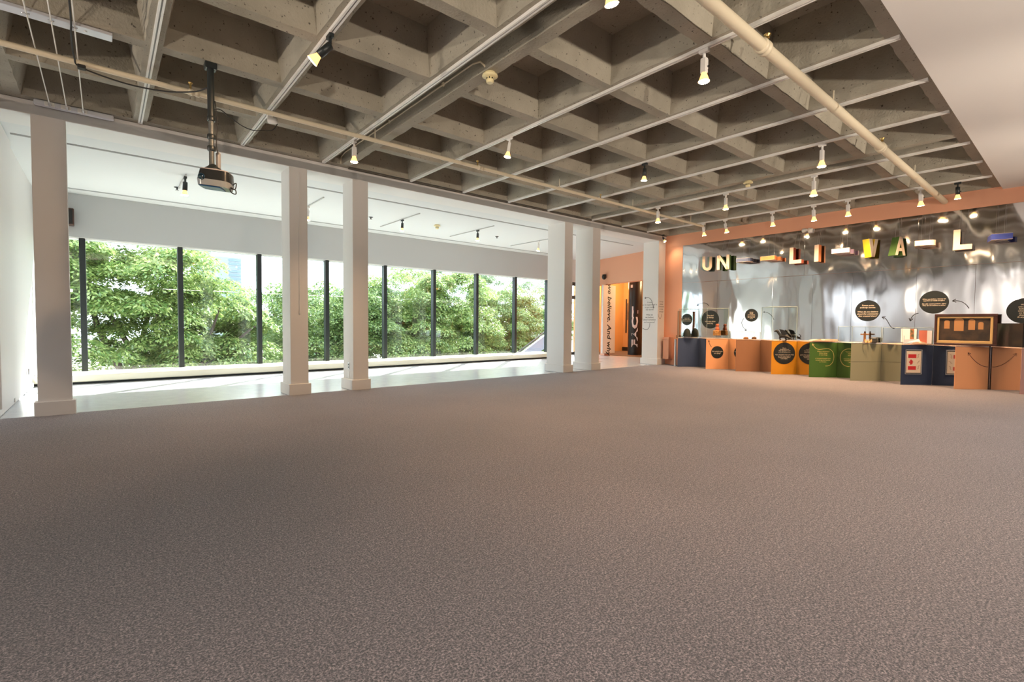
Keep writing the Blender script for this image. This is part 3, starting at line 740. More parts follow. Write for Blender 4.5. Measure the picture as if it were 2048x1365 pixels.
MB().tube([(2.935, 3.87, 3.545), (2.90, 3.86, 3.56), (2.862, 3.87, 3.60), (2.855, 3.92, 3.65), (2.855, 4.05, 3.68), (2.855, 5.6, 3.68), (2.855, 7.40, 3.69), (2.855, 7.56, 3.66), (2.855, 7.58, 3.56)], 0.009, 8).build('pipe', pipe_cream, c)
for y in (4.6, 5.9, 7.0): MB().box((2.842, y-0.015, 3.665), (2.868, y+0.015, 3.70), 0.003).build('clip', pipe_cream, c)
c2 = thing('conduit', 'pair of dark pipes lying along the foot of the concrete above the beam', 'conduit', (8, 7.60, 3.56))
MB().tube([(3.0, 7.615, 3.535), (11.9, 7.615, 3.535)], 0.012, 8).build('pipe', mat('dark_conduit', (0.11, 0.10, 0.08), 0.6), c2)
MB().tube([(3.0, 7.648, 3.534), (11.9, 7.648, 3.534)], 0.010, 8).build('pipe', MATS['dark_conduit'], c2)
# sprinklers of the gallery
for x, y, lab in ((1.0, 10.2, 'tiny ceiling sprinkler left of the hanging projector'), (4.5, 10.2, 'tiny ceiling sprinkler just right of the third column'), (8.0, 10.2, 'tiny ceiling sprinkler left of the fourth column')):
    t = thing('sprinkler', lab, 'sprinkler', (x, y, GC), 'sprinklers on the gallery ceiling')
    MB().lathe([(0.045, GC), (0.045, GC-0.008), (0.012, GC-0.012), (0.012, GC-0.04)], 14, Matrix.Translation((x, y, 0))).build('escutcheon', black_metal, t)
    MB().lathe([(0.008, GC-0.04), (0.028, GC-0.05), (0.028, GC-0.055)], 12, Matrix.Translation((x, y, 0))).build('deflector', steel, t)

# small camera on the second track
t = thing('security_camera', 'small white camera on the second track with a trailing black cable', 'camera', (1.53, 6.29, 3.5))
MB().box((1.50, 6.26, 3.49), (1.56, 6.32, 3.525), 0.004).build('mount', white_metal, t)
MB().lathe([(0.0005, -0.05), (0.03, -0.045), (0.036, -0.02), (0.036, 0.04), (0.03, 0.055)], 18, frame((1.56, 6.27, 3.462), (0, 0, 1), (0.45, 0.9, 0))).build('body', white_metal, t)
MB().lathe([(0.024, 0.052), (0.02, 0.058), (0.0005, 0.058)], 16, frame((1.56, 6.27, 3.462), (0, 0, 1), (0.45, 0.9, 0)), caps=False).build('lens', black_plastic, t)
# dome camera at the salmon wall
t = thing('dome_camera', 'small black camera high on the salmon wall above the phrase panel', 'camera', (13.35, 11.05, 2.77))
MB().box((13.36, 10.97, 2.72), (13.5, 11.07, 2.84), 0.01).build('bracket', black_plastic, t)
MB().lathe([(0.06, 0.06), (0.075, 0.03), (0.07, -0.03), (0.045, -0.075), (0.0005, -0.09)], 16, Matrix.Translation((13.36, 10.98, 2.74))).build('dome', black_plastic, t)
# brown box on the bulkhead
t = thing('wall_speaker', 'dark brown box on the grey bulkhead beside the first column', 'speaker', (-0.48, 11.9, 2.95))
MB().box((-0.66, 11.78, 2.80), (-0.385, 11.95, 3.10), 0.01).build('cabinet', wood_dark, t)
MB().box((-0.64, 11.772, 2.82), (-0.405, 11.785, 3.08), 0.004).build('grille', rubber, t)
# wall sockets
for z, lab in ((0.38, 'upper wall socket low on the third column'), (0.23, 'lower wall socket low on the third column')):
    t = thing('wall_socket', lab, 'socket', (3.08, 7.87, z), 'wall sockets on the third column')
    MB().box((3.076, 7.83, z-0.055), (3.084, 7.90, z+0.055), 0.003).build('plate', steel if z > 0.3 else white_metal, t)
    MB().box((3.074, 7.85, z+0.008), (3.078, 7.88, z+0.035), 0.001).box((3.074, 7.85, z-0.035), (3.078, 7.88, z-0.008), 0.001).build('outlet', rubber if z > 0.3 else white_metal, t)
t = thing('wall_socket', 'small grey socket low on the left wall behind the first column', 'socket', (-0.9, 10.6, 0.3))
MB().box((-0.92, 10.40, 0.25), (-0.90, 10.48, 0.36), 0.003).build('plate', steel, t)
MB().box((-0.902, 10.42, 0.26), (-0.895, 10.46, 0.35), 0.002).build('outlet', rubber, t)

# twin-head light on the silver wall
t = thing('emergency_light', 'small cream twin head light at the top of the silver wall', 'lamp', (11.9, 4.06, 3.2))
MB().box((11.93, 4.02, 3.15), (11.995, 4.10, 3.25), 0.008).build('base', white_metal, t)
for dy, an in ((0.06, 0.5), (-0.04, 0.35)):
    MB().lathe([(0.018, 0.0), (0.03, 0.02), (0.05, 0.09), (0.052, 0.11), (0.04, 0.112)], 16, frame((11.92, 4.06+dy, 3.22), (0, 0, 1), (0.45, -1, 0)) @ Matrix.Rotation(an, 4, 'X')).build('head', white_metal, t)

# ------------------------------------------------------------------ bars and wires at the top left
t = thing('ceiling_bar', 'flat galvanised bar screwed under a concrete rib at the top left corner', 'bar', (-0.8, 5.5, 3.54))
MB().box((-1.9, 5.45, 3.525), (0.095, 5.575, 3.55), 0.003).build('bar', alu_blue, t)
for x in (-0.95, -0.45, -0.08): MB().lathe([(0.012, 3.526), (0.012, 3.520), (0.006, 3.518)], 10, Matrix.Translation((x, 5.51, 0))).build('screw', steel, t)
t = thing('ceiling_bar', 'round edged galvanised rail above the first column holding three wire ends', 'bar', (-0.2, 7.6, 3.52))
MB().box((-0.56, 7.585, 3.485), (0.13, 7.64, 3.548), 0.012).build('rail', alu_blue, t)
for x in (-0.42, -0.285, -0.145): MB().box((x-0.05, 7.565, 3.488), (x+0.035, 7.59, 3.535), 0.004).build('clamp', white_metal, t)
wl_lab = ['left', 'middle', 'right']
for i, x in enumerate((-0.425, -0.285, -0.145)):
    t = thing('steel_wire', f'taut pale wire under the top left ceiling, {wl_lab[i]} of three', 'wire', (x, 5.5, 3.49), 'taut wires under the top left ceiling')
    MB().tube([(x, 1.2, 3.49), (x, 7.56, 3.49)], 0.005, 6).build('wire', white_metal, t)
    MB().tube([(x, 7.44, 3.49), (x, 7.57, 3.495)], 0.012, 8).build('turnbuckle', steel, t)
    MB().tube([(x-0.012, 5.46, 3.50), (x-0.016, 5.42, 3.49), (x, 5.40, 3.472), (x+0.016, 5.42, 3.49), (x+0.012, 5.46, 3.50)], 0.004, 6).build('hook', steel, t)
t = thing('cable', 'black cable hanging from the thin cream pipe to the projector pole', 'cable', (0.2, 5.95, 3.4))
cpts = [(-0.16, 1.3, 3.505), (-0.16, 4.9, 3.50), (-0.17, 5.5, 3.46), (-0.165, 5.9, 3.44), (-0.12, 6.02, 3.41), (0.2, 6.0, 3.36), (0.5, 5.9, 3.345), (0.72, 5.7, 3.34), (0.80, 5.5, 3.335)]
def smooth(pts, n=6):
    P = [Vector(p) for p in pts]; out = []
    for i in range(len(P)-1):
        p0, p1, p2, p3 = P[max(i-1, 0)], P[i], P[i+1], P[min(i+2, len(P)-1)]
        for k in range(n):
            s_ = k/n; out.append(0.5*((2*p1) + (p2-p0)*s_ + (2*p0-5*p1+4*p2-p3)*s_*s_ + (3*p1-p0-3*p2+p3)*s_**3))
    return out + [P[-1]]
MB().tube(smooth(cpts), 0.007, 6).build('cord', rubber, t)
MB().box((-0.15, 5.99, 3.40), (-0.09, 6.06, 3.43), 0.005).build('clip', rubber, t)
t = thing('cable', 'black cable sagging from the projector pole to the white camera', 'cable', (1.2, 5.9, 3.35))
MB().tube(smooth([(0.83, 5.48, 3.12), (0.9, 5.55, 3.17), (1.0, 5.65, 3.16), (1.15, 5.85, 3.17), (1.3, 6.05, 3.22), (1.45, 6.2, 3.30), (1.56, 6.28, 3.36), (1.61, 6.27, 3.44)]), 0.005, 6).build('cord', rubber, t)

# ------------------------------------------------------------------ projector on its pole
t = thing('projector', 'grey and black projector hanging from a black ceiling pole', 'projector', (0.82, 5.45, 3.55))
px, py = 0.815, 5.47
MB().box((px-0.05, py-0.05, 3.49), (px+0.05, py+0.05, 3.55), 0.008).build('ceiling_plate', black_metal, t)
MB().tube([(px, py, 3.5), (px, py, 3.02)], 0.030, 16).build('upper_pole', black_metal, t)
MB().tube([(px, py, 3.04), (px, py, 2.58)], 0.023, 16).build('lower_pole', mat('grey_pole', (0.10, 0.11, 0.11), 0.35), t)
for z in (3.03, 2.86, 2.75): MB().lathe([(0.033, z-0.022), (0.036, z-0.015), (0.036, z+0.015), (0.033, z+0.022)], 16, Matrix.Translation((px, py, 0))).build('collar', black_metal, t)
MB().box((px+0.035, py-0.02, 2.53), (px+0.075, py+0.025, 2.73), 0.014).build('power_brick', mat('grey_brick', (0.30, 0.29, 0.29), 0.45), t)
MB().tube(smooth([(px+0.03, py-0.02, 3.2), (px+0.045, py-0.03, 3.0), (px+0.035, py-0.03, 2.8), (px+0.05, py-0.03, 2.7)]), 0.005, 6).build('cord', rubber, t)
MB().lathe([(0.026, 2.60), (0.05, 2.575), (0.085, 2.55), (0.085, 2.54)], 16, Matrix.Translation((px+0.01, py, 0))).build('mount', black_metal, t)
RM = Matrix.Translation((px+0.035, py, 2.455)) @ Matrix.Rotation(math.radians(-28), 4, 'Z') @ Matrix.Rotation(math.radians(5), 4, 'Y')
# half-oval body: local x along width, local -y the front
def shell(z0, z1, w, d, s0=1.0, s1=1.0, n=20):
    top = []; bot = []
    for k in range(n):
        a = 2*PI*k/n; ca, sa = math.cos(a), math.sin(a)
        ex = 0.45
        x = w/2*math.copysign(abs(ca)**ex, ca); y = d/2*math.copysign(abs(sa)**ex, sa)
        bot.append((x*s0, y*s0, z0)); top.append((x*s1, y*s1, z1))
    mb = MB(); mb.add([RM @ Vector(v) for v in bot+top], [(i, (i+1) % n, n+(i+1) % n, n+i) for i in range(n)], True)
    mb.add([RM @ Vector(v) for v in bot], [tuple(range(n))[::-1]]); mb.add([RM @ Vector(v) for v in top], [tuple(range(n))])
    return mb
silver = mat('silver_plastic', (0.34, 0.36, 0.36), 0.18)
shell(-0.02, 0.075, 0.285, 0.23, 1.0, 0.90).build('upper_shell', mat('projector_dark', (0.022, 0.024, 0.026), 0.25), t)
shell(-0.075, -0.02, 0.285, 0.23, 0.93, 1.0).build('lower_shell', silver, t)
shell(0.075, 0.085, 0.255, 0.205, 1.0, 0.95).build('top_cover', mat('mauve_plastic', (0.42, 0.38, 0.40), 0.4), t)
MB().lathe([(0.028, 0.0), (0.030, 0.02), (0.025, 0.023), (0.022, 0.012), (0.0005, 0.010)], 20, RM @ frame((-0.085, -0.10, -0.005), (1, 0, 0), (0, 0, 1)), caps=False).build('lens', mat('lens_blue', (0.02, 0.05, 0.08), 0.1), t)
MB().box((-0.11, -0.09, -0.085), (0.07, 0.06, -0.074), 0.004, M=RM).build('underside_label', mat('blue_vinyl', (0.03, 0.14, 0.32), 0.3), t)
MB().tube(smooth([RM @ Vector(p) for p in ((0.13, 0.02, -0.03), (0.175, 0.0, 0.0), (0.17, 0.0, -0.06), (0.13, -0.02, -0.05), (0.15, -0.03, -0.10), (0.19, -0.03, -0.11), (0.18, -0.02, -0.07), (0.13, 0, -0.06))]), 0.005, 6).build('cord', rubber, t)

# ------------------------------------------------------------------ hanging letters
def letter_shapes(ch, w=0.28, h=0.36, s=0.075):
    q = {'I': [[(0, 0), (s, 0), (s, h), (0, h)]],
         'L': [[(0, 0), (w, 0), (w, s), (s, s), (s, h), (0, h)]],
         'N': [[(0, 0), (s, 0), (s, h), (0, h)], [(w-s, 0), (w, 0), (w, h), (w-s, h)], [(0, h), (w-s*1.05, 0), (w, 0), (s*1.05, h)]],
         'V': [[(0, h), (w/2-s/2, 0), (w/2+s/2, 0), (s, h)], [(w-s, h), (w/2-s/2, 0), (w/2+s/2, 0), (w, h)]],
         'A': [[(0, 0), (s, 0), (w/2+s/2, h), (w/2-s/2, h)], [(w-s, 0), (w, 0), (w/2+s/2, h), (w/2-s/2, h)], [(0.25*w, 0.08), (0.75*w, 0.08), (0.68*w, 0.14), (0.32*w, 0.14)]],
         'E': [[(0, 0), (s, 0), (s, h), (0, h)], [(s, 0), (w, 0), (w, s), (s, s)], [(s, h-s), (w, h-s), (w, h), (s, h)], [(s, h/2-s/2), (w*0.88, h/2-s/2), (w*0.88, h/2+s/2), (s, h/2+s/2)]]}
    if ch in q: return q[ch]
    if ch == 'U':
        arc_o = [(w/2 + w/2*math.cos(a), w/2 + w/2*math.sin(a)) for a in np.linspace(PI, 2*PI, 13)]
        arc_i = [(w/2 + (w/2-s)*math.cos(a), w/2 + (w/2-s)*math.sin(a)) for a in np.linspace(2*PI, PI, 13)]
        return [[(0, h)] + arc_o + [(w, h), (w-s, h)] + arc_i + [(s, h)]]
    if ch == 'B':
        out = [[(0, 0), (s, 0), (s, h), (0, h)]]
        for z0, z1, ww in ((0, h/2+s/2-0.01, w), (h/2-s/2+0.01, h, w*0.93)):
            r = (z1-z0)/2; c = (ww-r, z0+r); ri = r-s*0.8
            ao = [(c[0]+r*math.cos(a), c[1]+r*math.sin(a)) for a in np.linspace(-PI/2, PI/2, 9)]
            ai = [(c[0]+ri*math.cos(a), c[1]+ri*math.sin(a)) for a in np.linspace(PI/2, -PI/2, 9)]
            out.append([(s, z0)] + ao + [(s, z1), (s, z1-s*0.8)] + ai + [(s, z0+s*0.8)])
        return out
def letter(ch, y, z, color, label, w=0.28, yaw=0.0, lay=False, d=0.12, s=0.075, x=11.85):
    t = thing('sign_letter', label, 'letter', (x, y, z), 'large letters hung before the silver wall')
    if not lay:
        a = math.radians(yaw)       # 0 faces the hall, positive turns the face to the right
        u = Vector((math.sin(a)*1.0, -math.cos(a), 0)); v = Vector((0, 0, 1))
    else:
        a = math.radians(yaw)
        u = Vector((math.sin(a), -math.cos(a), 0)); v = Vector((-math.cos(a), -math.sin(a), 0)) * -1.0
        v = Vector((math.cos(a), math.sin(a), 0))
    n = u.cross(v)
    M = frame(Vector((x, y, z)) - u*w/2 - v*0.18 - n*d/2, u, v)
    mb = MB(); fb = MB()
    for poly in letter_shapes(ch, w, 0.36, s):
        mb.prism(poly, d-0.004, M)
        fb.prism(poly, 0.004, M @ Matrix.Translation((0, 0, d-0.004)))
        if lay: fb.prism(poly, 0.004, M @ Matrix.Translation((0, 0, -0.004)))
    mb.build('body', color, t); fb.build('face', cream, t)
    for k in (0.25, 0.75):
        c = Vector((x, y, z)) + u*(k-0.5)*w*0.8
        MB().tube([c + Vector((0, 0, 0.17 if not lay else 0.05)), c + Vector((0.04, 0, 0.36 if not lay else 0.55)), Vector((XM-0.01, c.y, 3.22))], 0.0015, 4).build('wire', steel, t)
letter('U', 6.415, 2.67, teal, 'letter U with teal side, first in the hanging row', 0.25, 52, s=0.07)
letter('N', 5.95, 2.66, green, 'letter N with green edge, second in the hanging row', 0.30, 6, s=0.07)
letter('B', 5.40, 2.66, slate, 'slate blue letter lying flat beside the letter N', 0.34, 4, True, 0.085)
letter('E', 4.83, 2.65, orange, 'orange letter lying flat before the first L', 0.32, -4, True, 0.085)
letter('L', 4.29, 2.665, red, 'letter L with red edge, cream face', 0.25, -4, s=0.08)
letter('I', 3.87, 2.67, orange, 'letter I with orange edge between the L and the lilac letter', 0.085, -8, s=0.085)
letter('E', 3.40, 2.66, lilac, 'lilac letter lying flat between the I and the yellow V', 0.32, 0, True, 0.09)
letter('V', 2.935, 2.67, yellow, 'letter V with bright yellow side', 0.22, 62, d=0.15)
letter('A', 2.50, 2.66, green, 'letter A with dark green side', 0.24, 62, d=0.15, s=0.06)
letter('B', 2.075, 2.66, peach_top, 'pale peach letter lying flat before the last L', 0.30, 10, True, 0.09)
letter('L', 1.555, 2.67, cream, 'plain cream letter L near the right end of the row', 0.25, 10, s=0.09)
letter('E', 1.08, 2.645, royal, 'royal blue letter lying flat at the right end of the row', 0.26, 14, True, 0.10)

# ------------------------------------------------------------------ discs and arrows on the silver wall
def wall_frame(y, z): return frame((XM-0.008, y, z), (0, -1, 0), (0, 0, 1))
def wall_disc(y, z, r, s, size, label):
    t = thing('text_disc', label, 'text disc', (XM-0.01, y, z), 'black text discs on the silver wall')
    MB().lathe([(r, 0.0), (r, 0.004)], 48, wall_frame(y, z), smooth=False).build('disc', disc_black, t)
    text('lettering', s, size, lettering_mat, t, wall_frame(y, z) @ Matrix.Translation((0, 0, 0.006)), 0.3, 1.05, bold=0.0)
wall_disc(7.005, 1.245, 0.155, 'I also walk\nto other places\nwith no one there', 0.0360, 'small black text disc nearest the salmon corner')
wall_disc(6.35, 1.245, 0.235, 'The devil\nis shining\n\nthat may shine\nand sing', 0.0480, 'black text disc partly behind the first display case')
wall_disc(5.31, 1.345, 0.155, 'Heaven\nmay be\nnot something\nwe can hold, so\nthey make that\nout of', 0.0288, 'small black text disc above the brown plinth')
wall_disc(2.975, 1.42, 0.215, 'Totem poles\nembody stories.\n\nWhat do you believe\nabout the community\nthat created them?', 0.0416, 'black text disc above the sage grey plinth')
wall_disc(1.94, 1.565, 0.215, 'When we believe, belong we\ntogether or made us apart.\n\nNo silly round symbols, right?\nWhy do we believe in these?', 0.0288, 'black text disc above the navy plinth with the flag')
wall_disc(0.76, 1.385, 0.215, 'Which\none do we\nbelieve in\nwhen what\nwe know\ndoes not\nfit anymore', 0.0336, 'black text disc at the right edge of the view')
def wall_arrow(label, pts, w=0.012, head=0.06):
    mb = MB(); arrow_strokes(mb, pts, w, frame((XM-0.0085, 0, 0), (0, -1, 0), (0, 0, 1)), head)
    tag(mb.build('drawn_arrow', ink), label, 'arrow', 'drawn arrows on the silver wall')
def yz(*p): return [(-a, b) for a, b in p]
wall_arrow('thin drawn arrow above the second black disc', bez(*yz((6.40, 1.60), (6.46, 1.71), (6.62, 1.70), (6.73, 1.61))))
wall_arrow('thin drawn arrow curving down left of the small disc above the brown plinth', bez(*yz((5.49, 1.27), (5.58, 1.18), (5.52, 1.05), (5.42, 0.97))))
wall_arrow('thin drawn arrow right of the small disc above the brown plinth', bez(*yz((4.79, 1.24), (4.86, 1.38), (4.93, 1.42), (5.03, 1.42))), 0.008, 0.03)
wall_arrow('drawn arrow rising to the disc above the sage plinth', bez(*yz((2.52, 1.06), (2.62, 1.06), (2.62, 1.28), (2.73, 1.29))))
wall_arrow('drawn arrow curving down over the navy plinth', bez(*yz((2.16, 1.36), (2.24, 1.35), (2.27, 1.28), (2.28, 1.21))))
wall_arrow('drawn arrow right of the highest black disc', bez(*yz((1.45, 1.44), (1.50, 1.55), (1.58, 1.60), (1.68, 1.58))))

# ------------------------------------------------------------------ plinths
XP = 11.55; HP = 0.77
PY = [6.99, 6.205, 5.45, 4.643, 3.87, 3.115, 2.305, 1.547, 0.735]
QY = [6.66, 5.852, 5.08, 4.28, 3.493, 2.722, 1.926, 1.146, 0.36]
pm = [slate, peach, tan, ochre, green, sage, navy, peach, lilac]
plab = ['slate blue angled plinth nearest the salmon corner', 'peach angled plinth with a black disc, next to the slate blue plinth', 'plain brown angled plinth between the peach and ochre plinths',
        'ochre yellow angled plinth with a large black text disc', 'dark green angled plinth with gold writing', 'plain sage grey angled plinth with a horizontal joint',
        'navy blue angled plinth with a framed flag cloth', 'peach angled plinth with a curved arrow under the framed picture', 'pink angled plinth cut off by the right edge']
pm[8] = mat('dusty_pink_paint', (0.55, 0.32, 0.28), 0.55)
def pl_frame(i, s=0.0, z=0.0, off=0.0):
    P = Vector((XP, PY[i], 0)); Q = Vector((XM-0.012, QY[i], 0)); u = (Q-P).normalized(); v = Vector((0, 0, 1)); n = u.cross(v)
    return frame(P + u*s + v*z + n*off, u, v), (Q-P).length
def tri(i, inset=0.0):
    pts = [Vector((XP, PY[i])), Vector((XM-0.012, QY[i])), Vector((XM-0.012, (QY[i-1] if i else PY[0]+0.16)-0.004))]
    if inset:
        c = (pts[0]+pts[1]+pts[2])/3; pts = [p + (c-p).normalized()*inset*1.9 for p in pts]
    return [(p.x, p.y) for p in pts]
PL = []
for i in range(9):
    t = thing('display_plinth', plab[i], 'plinth', (XP+0.25, PY[i]-0.1, 0), 'angled plinths along the silver wall')
    MB().prism(tri(i), HP-0.012-0.01, Matrix.Translation((0, 0, 0.0))).build('body', pm[i], t)
    MB().prism(tri(i), 0.014, Matrix.Translation((0, 0, HP-0.014))).build('top', peach_top if i not in (0, 5) else white, t)
    if i:
        a, b = tri(i)[2], tri(i)[0]; u = Vector((b[0]-a[0], b[1]-a[1], 0)); wl_ = u.length
        MB().box((0.004, 0.0, 0.0), (wl_-0.006, HP-0.016, 0.003), M=frame((a[0], a[1], 0), u, (0, 0, 1))).build('foil_side', foil_flat, t)
    PL.append(t)
def pl_disc(i, s, z, r, words, size):
    M, w = pl_frame(i, s, z, 0.0015)
    d = MB().lathe([(r, 0.0), (r, 0.002)], 40, M, smooth=False).build('text_disc', disc_black, PL[i])
    text('lettering', words, size, lettering_mat, d, M @ Matrix.Translation((0, 0, 0.0035)), 0.3, 1.05, bold=0.0)
def pl_arrow(i, pts, m, w=0.01, head=0.045):
    M, _ = pl_frame(i, 0, 0, 0.001); mb = MB(); arrow_strokes(mb, pts, w, M, head); mb.build('arrow', m, PL[i])
pl_disc(1, 0.28, 0.42, 0.155, 'But which one\nare lying?', 0.0448)
pl_arrow(1, bez((0.135, 0.55), (0.10, 0.59), (0.07, 0.64), (0.06, 0.72)), ink)
pl_disc(3, 0.285, 0.475, 0.245, 'Heaven,\nHe has no letters\nThey call personal now\nwe\'re still asking where.\n\nAngels themselves never tell a thing\nbut if the one unlucky be\nForgive and the Others\nin the Nights.', 0.0288)
pl_arrow(4, bez((0.34, 0.245), (0.56, 0.22), (0.58, 0.62), (0.36, 0.62)) + bez((0.36, 0.62), (0.2, 0.60), (0.14, 0.56), (0.05, 0.72)), gold_ink, 0.009)
M4, _ = pl_frame(4, 0.285, 0.47, 0.0015)
text('lettering', 'What is necessary?\nOther things\nor not things', 0.034, gold_ink, PL[4], M4 @ Matrix.Translation((0, 0.05, 0)), 0.3, 1.1)
text('lettering', 'A thousand people pass\nwondering and wander\nto wonder.', 0.034, gold_ink, PL[4], M4 @ Matrix.Translation((0, -0.10, 0)), 0.3, 1.1)
Ms, ws = pl_frame(5, 0, 0.385, 0.0008); MB().box((0.0, -0.003, 0), (ws, 0.003, 0.001), M=Ms).build('joint', mat('joint_dark', (0.12, 0.12, 0.09), 0.8), PL[5])  # thin line in one dark tone along the joint
pl_arrow(7, bez((0.56, 0.40), (0.42, 0.40), (0.30, 0.52), (0.21, 0.65)), mat('brown_ink', (0.09, 0.02, 0.012), 0.6), 0.009, 0.055)
# dark strip standing in for the shaded gap between peach plinth and foil
Me, we_ = pl_frame(7, 0, 0, 0.0); MB().box((we_-0.024, 0.0, -0.004), (we_-0.004, HP+0.012, 0.004), M=Me).build('gap_shade', wood_dark, PL[7])
# framed flag cloth on the navy plinth
t = thing('framed_flag', 'cream cloth with red maple leaf flag in a thin steel frame on the navy plinth', 'framed flag', (11.7, 2.2, 0.42))
Mf, wf = pl_frame(6, 0.22, 0.435, 0.002)
MB().box((-0.150, -0.225, 0), (0.150, 0.225, 0.006), M=Mf).build('backing', black_plastic, t)
MB().box((-0.135, -0.205, 0.006), (0.135, 0.205, 0.009), M=Mf).build('cloth', cloth, t)
for x in (-0.105, 0.045):
    pass
MB().box((-0.105, 0.075, 0.009), (0.045, 0.145, 0.0105), M=Mf).build('red_band', flag_red, t)
MB().box((-0.105, -0.150, 0.009), (0.045, -0.080, 0.0105), M=Mf).build('red_band', flag_red, t)
# maple leaf turned on its side (points left)
ml = [(0, 1), (.12, .72), (.28, .80), (.22, .38), (.45, .60), (.52, .48), (.82, .52), (.72, .28), (.84, .18), (.42, -.14), (.46, -.30), (.05, -.24), (.06, -.62), (-.06, -.62), (-.05, -.24), (-.46, -.30), (-.42, -.14), (-.84, .18), (-.72, .28), (-.82, .52), (-.52, .48), (-.45, .60), (-.22, .38), (-.28, .80), (-.12, .72)]
k = 0.062
leafp = [(-0.035 - y*k, -0.003 + x*k) for x, y in ml]
MB().prism(leafp, 0.0015, Mf @ Matrix.Translation((0, 0, 0.009))).build('maple_leaf', flag_red, t)
mb = MB()
for (a, b) in (((0.065, 0.08), (0.10, 0.15)), ((0.06, -0.02), (0.115, 0.02)), ((0.07, -0.13), (0.11, -0.07))):
    ribbon(mb, bez(a, (a[0]+0.04, a[1]), (b[0]-0.05, b[1]), b), 0.008, Mf @ Matrix.Translation((0, 0, 0.0095)))
mb.build('sketch', mat('faded_ink', (0.35, 0.22, 0.14), 0.7), t)
for x in (-0.15, 0.15): MB().box((x-0.006, -0.232, 0.0), (x+0.006, 0.232, 0.012), 0.002, M=Mf).build('frame_bar', steel, t)
for y in (-0.228, 0.228): MB().box((-0.156, y-0.006, 0.0), (0.156, y+0.006, 0.012), 0.002, M=Mf).build('frame_bar', steel, t)

# clear cases
def case(i, h, label, inset=0.006, t0=None):
    t = thing('display_case', label, 'display case', (XP+0.25, PY[i]-0.1, HP), 'clear cases on the plinths')
    pts = tri(i, inset); z0 = HP+0.001
    V = [(x, y, z0) for x, y in pts] + [(x, y, z0+h) for x, y in pts]
    MB().add(V, [(0, 1, 4, 3), (2, 0, 3, 5), (3, 4, 5)]).build('cover', acrylic, t)
    mb = MB(); T = [Vector(v) for v in V]
    for a, b in ((3, 4), (4, 5), (5, 3), (0, 3), (1, 4), (2, 5)): mb.tube([T[a], T[b]], 0.0035, 6)
    mb.build('edge', acrylic_edge, t)
case(0, 0.75-0.0, 'tall clear case over the hat on the slate blue plinth')
case(1, 0.75, 'tall clear case over the carved figure on the peach plinth')
case(2, 0.17, 'low clear case on the brown plinth')
case(3, 0.76, 'tall clear case over the dragon on the ochre plinth')
case(5, 0.32, 'clear case over the small cross on the sage plinth')
case(6, 0.31, 'clear case over papers on the navy plinth')

# ------------------------------------------------------------------ exhibits
z = HP
t = thing('hat', 'black domed hat with a thin brim on the slate blue plinth', 'hat', (11.80, 6.88, z))
MB().lathe([(0.10, z+0.03), (0.098, z+0.09), (0.085, z+0.16), (0.055, z+0.215), (0.018, z+0.24), (0.0005, z+0.242)], 24, Matrix.Translation((11.80, 6.88, 0)), caps=False).build('crown', mat('black_straw', (0.02, 0.03, 0.026), 0.7, bump=(80, 0.8, 0.01)), t)
MB().lathe([(0.09, z+0.026), (0.155, z+0.022), (0.16, z+0.028), (0.09, z+0.034)], 28, Matrix.Translation((11.80, 6.88, 0))).build('brim', rubber, t)
MB().box((11.74, 6.82, z), (11.86, 6.94, z+0.022), 0.003).build('stand', white_metal, t)

t = thing('carved_figure', 'orange wooden figure on a carved block upon the peach plinth', 'figurine', (11.80, 6.07, z))
MB().box((11.74, 5.99, z+0.07), (11.86, 6.14, z+0.20), 0.012).build('block', mat('carved_amber', (0.62, 0.30, 0.08), 0.5, noise=(25, (0.35, 0.15, 0.03), 0.1), bump=(30, 0.8, 0.02)), t)
MB().box((11.75, 6.0, z), (11.85, 6.13, z+0.07), 0.003).build('acrylic_stand', acrylic, t)
MB().lathe([(0.045, 0.20), (0.055, 0.225), (0.042, 0.27), (0.028, 0.29), (0.04, 0.31), (0.044, 0.335), (0.03, 0.362), (0.0005, 0.37)], 18, Matrix.Translation((11.80, 6.055, z)), caps=False).build('figure', mat('red_wood', (0.50, 0.13, 0.05), 0.45), t)

t = thing('stone_lump', 'small brown lump on the brown plinth', 'stone', (11.78, 5.33, z))
MB().lathe([(0.055, z), (0.062, z+0.02), (0.05, z+0.045), (0.02, z+0.06), (0.0005, z+0.062)], 12, Matrix.Translation((11.78, 5.33, 0)), caps=False).build('lump', wood_mid, t)

# winged dragon on the ochre plinth
t = thing('dragon_statuette', 'dark winged dragon statuette on the ochre plinth', 'statuette', (11.74, 4.50, z))
def dl(pts, r, n=8): return MB().tube([(11.74+p[2], 4.50-p[0], z+p[1]) for p in pts], r, n)
dl([(-0.05, 0.07, 0), (-0.02, 0.10, 0), (0.05, 0.10, 0), (0.11, 0.08, 0), (0.17, 0.05, 0), (0.21, 0.02, 0)], [0.03, 0.045, 0.045, 0.035, 0.02, 0.006]).build('body', dark_bronze, t)
dl([(-0.03, 0.10, 0), (-0.07, 0.15, 0), (-0.10, 0.19, 0), (-0.13, 0.20, 0)], [0.035, 0.026, 0.026, 0.012]).build('neck', dark_bronze, t)
dl([(-0.08, 0.195, 0), (-0.12, 0.215, 0), (-0.165, 0.20, 0), (-0.175, 0.19, 0)], [0.02, 0.03, 0.018, 0.006]).build('head', dark_bronze, t)
for px_, zz in ((-0.05, 0.02), (-0.03, -0.02), (0.07, 0.02), (0.10, -0.02)):
    dl([(px_, 0.09, zz), (px_-0.015, 0.045, zz), (px_+0.005, 0.018, zz), (px_-0.02, 0.002, zz)], [0.022, 0.015, 0.010, 0.012]).build('leg', dark_bronze, t)
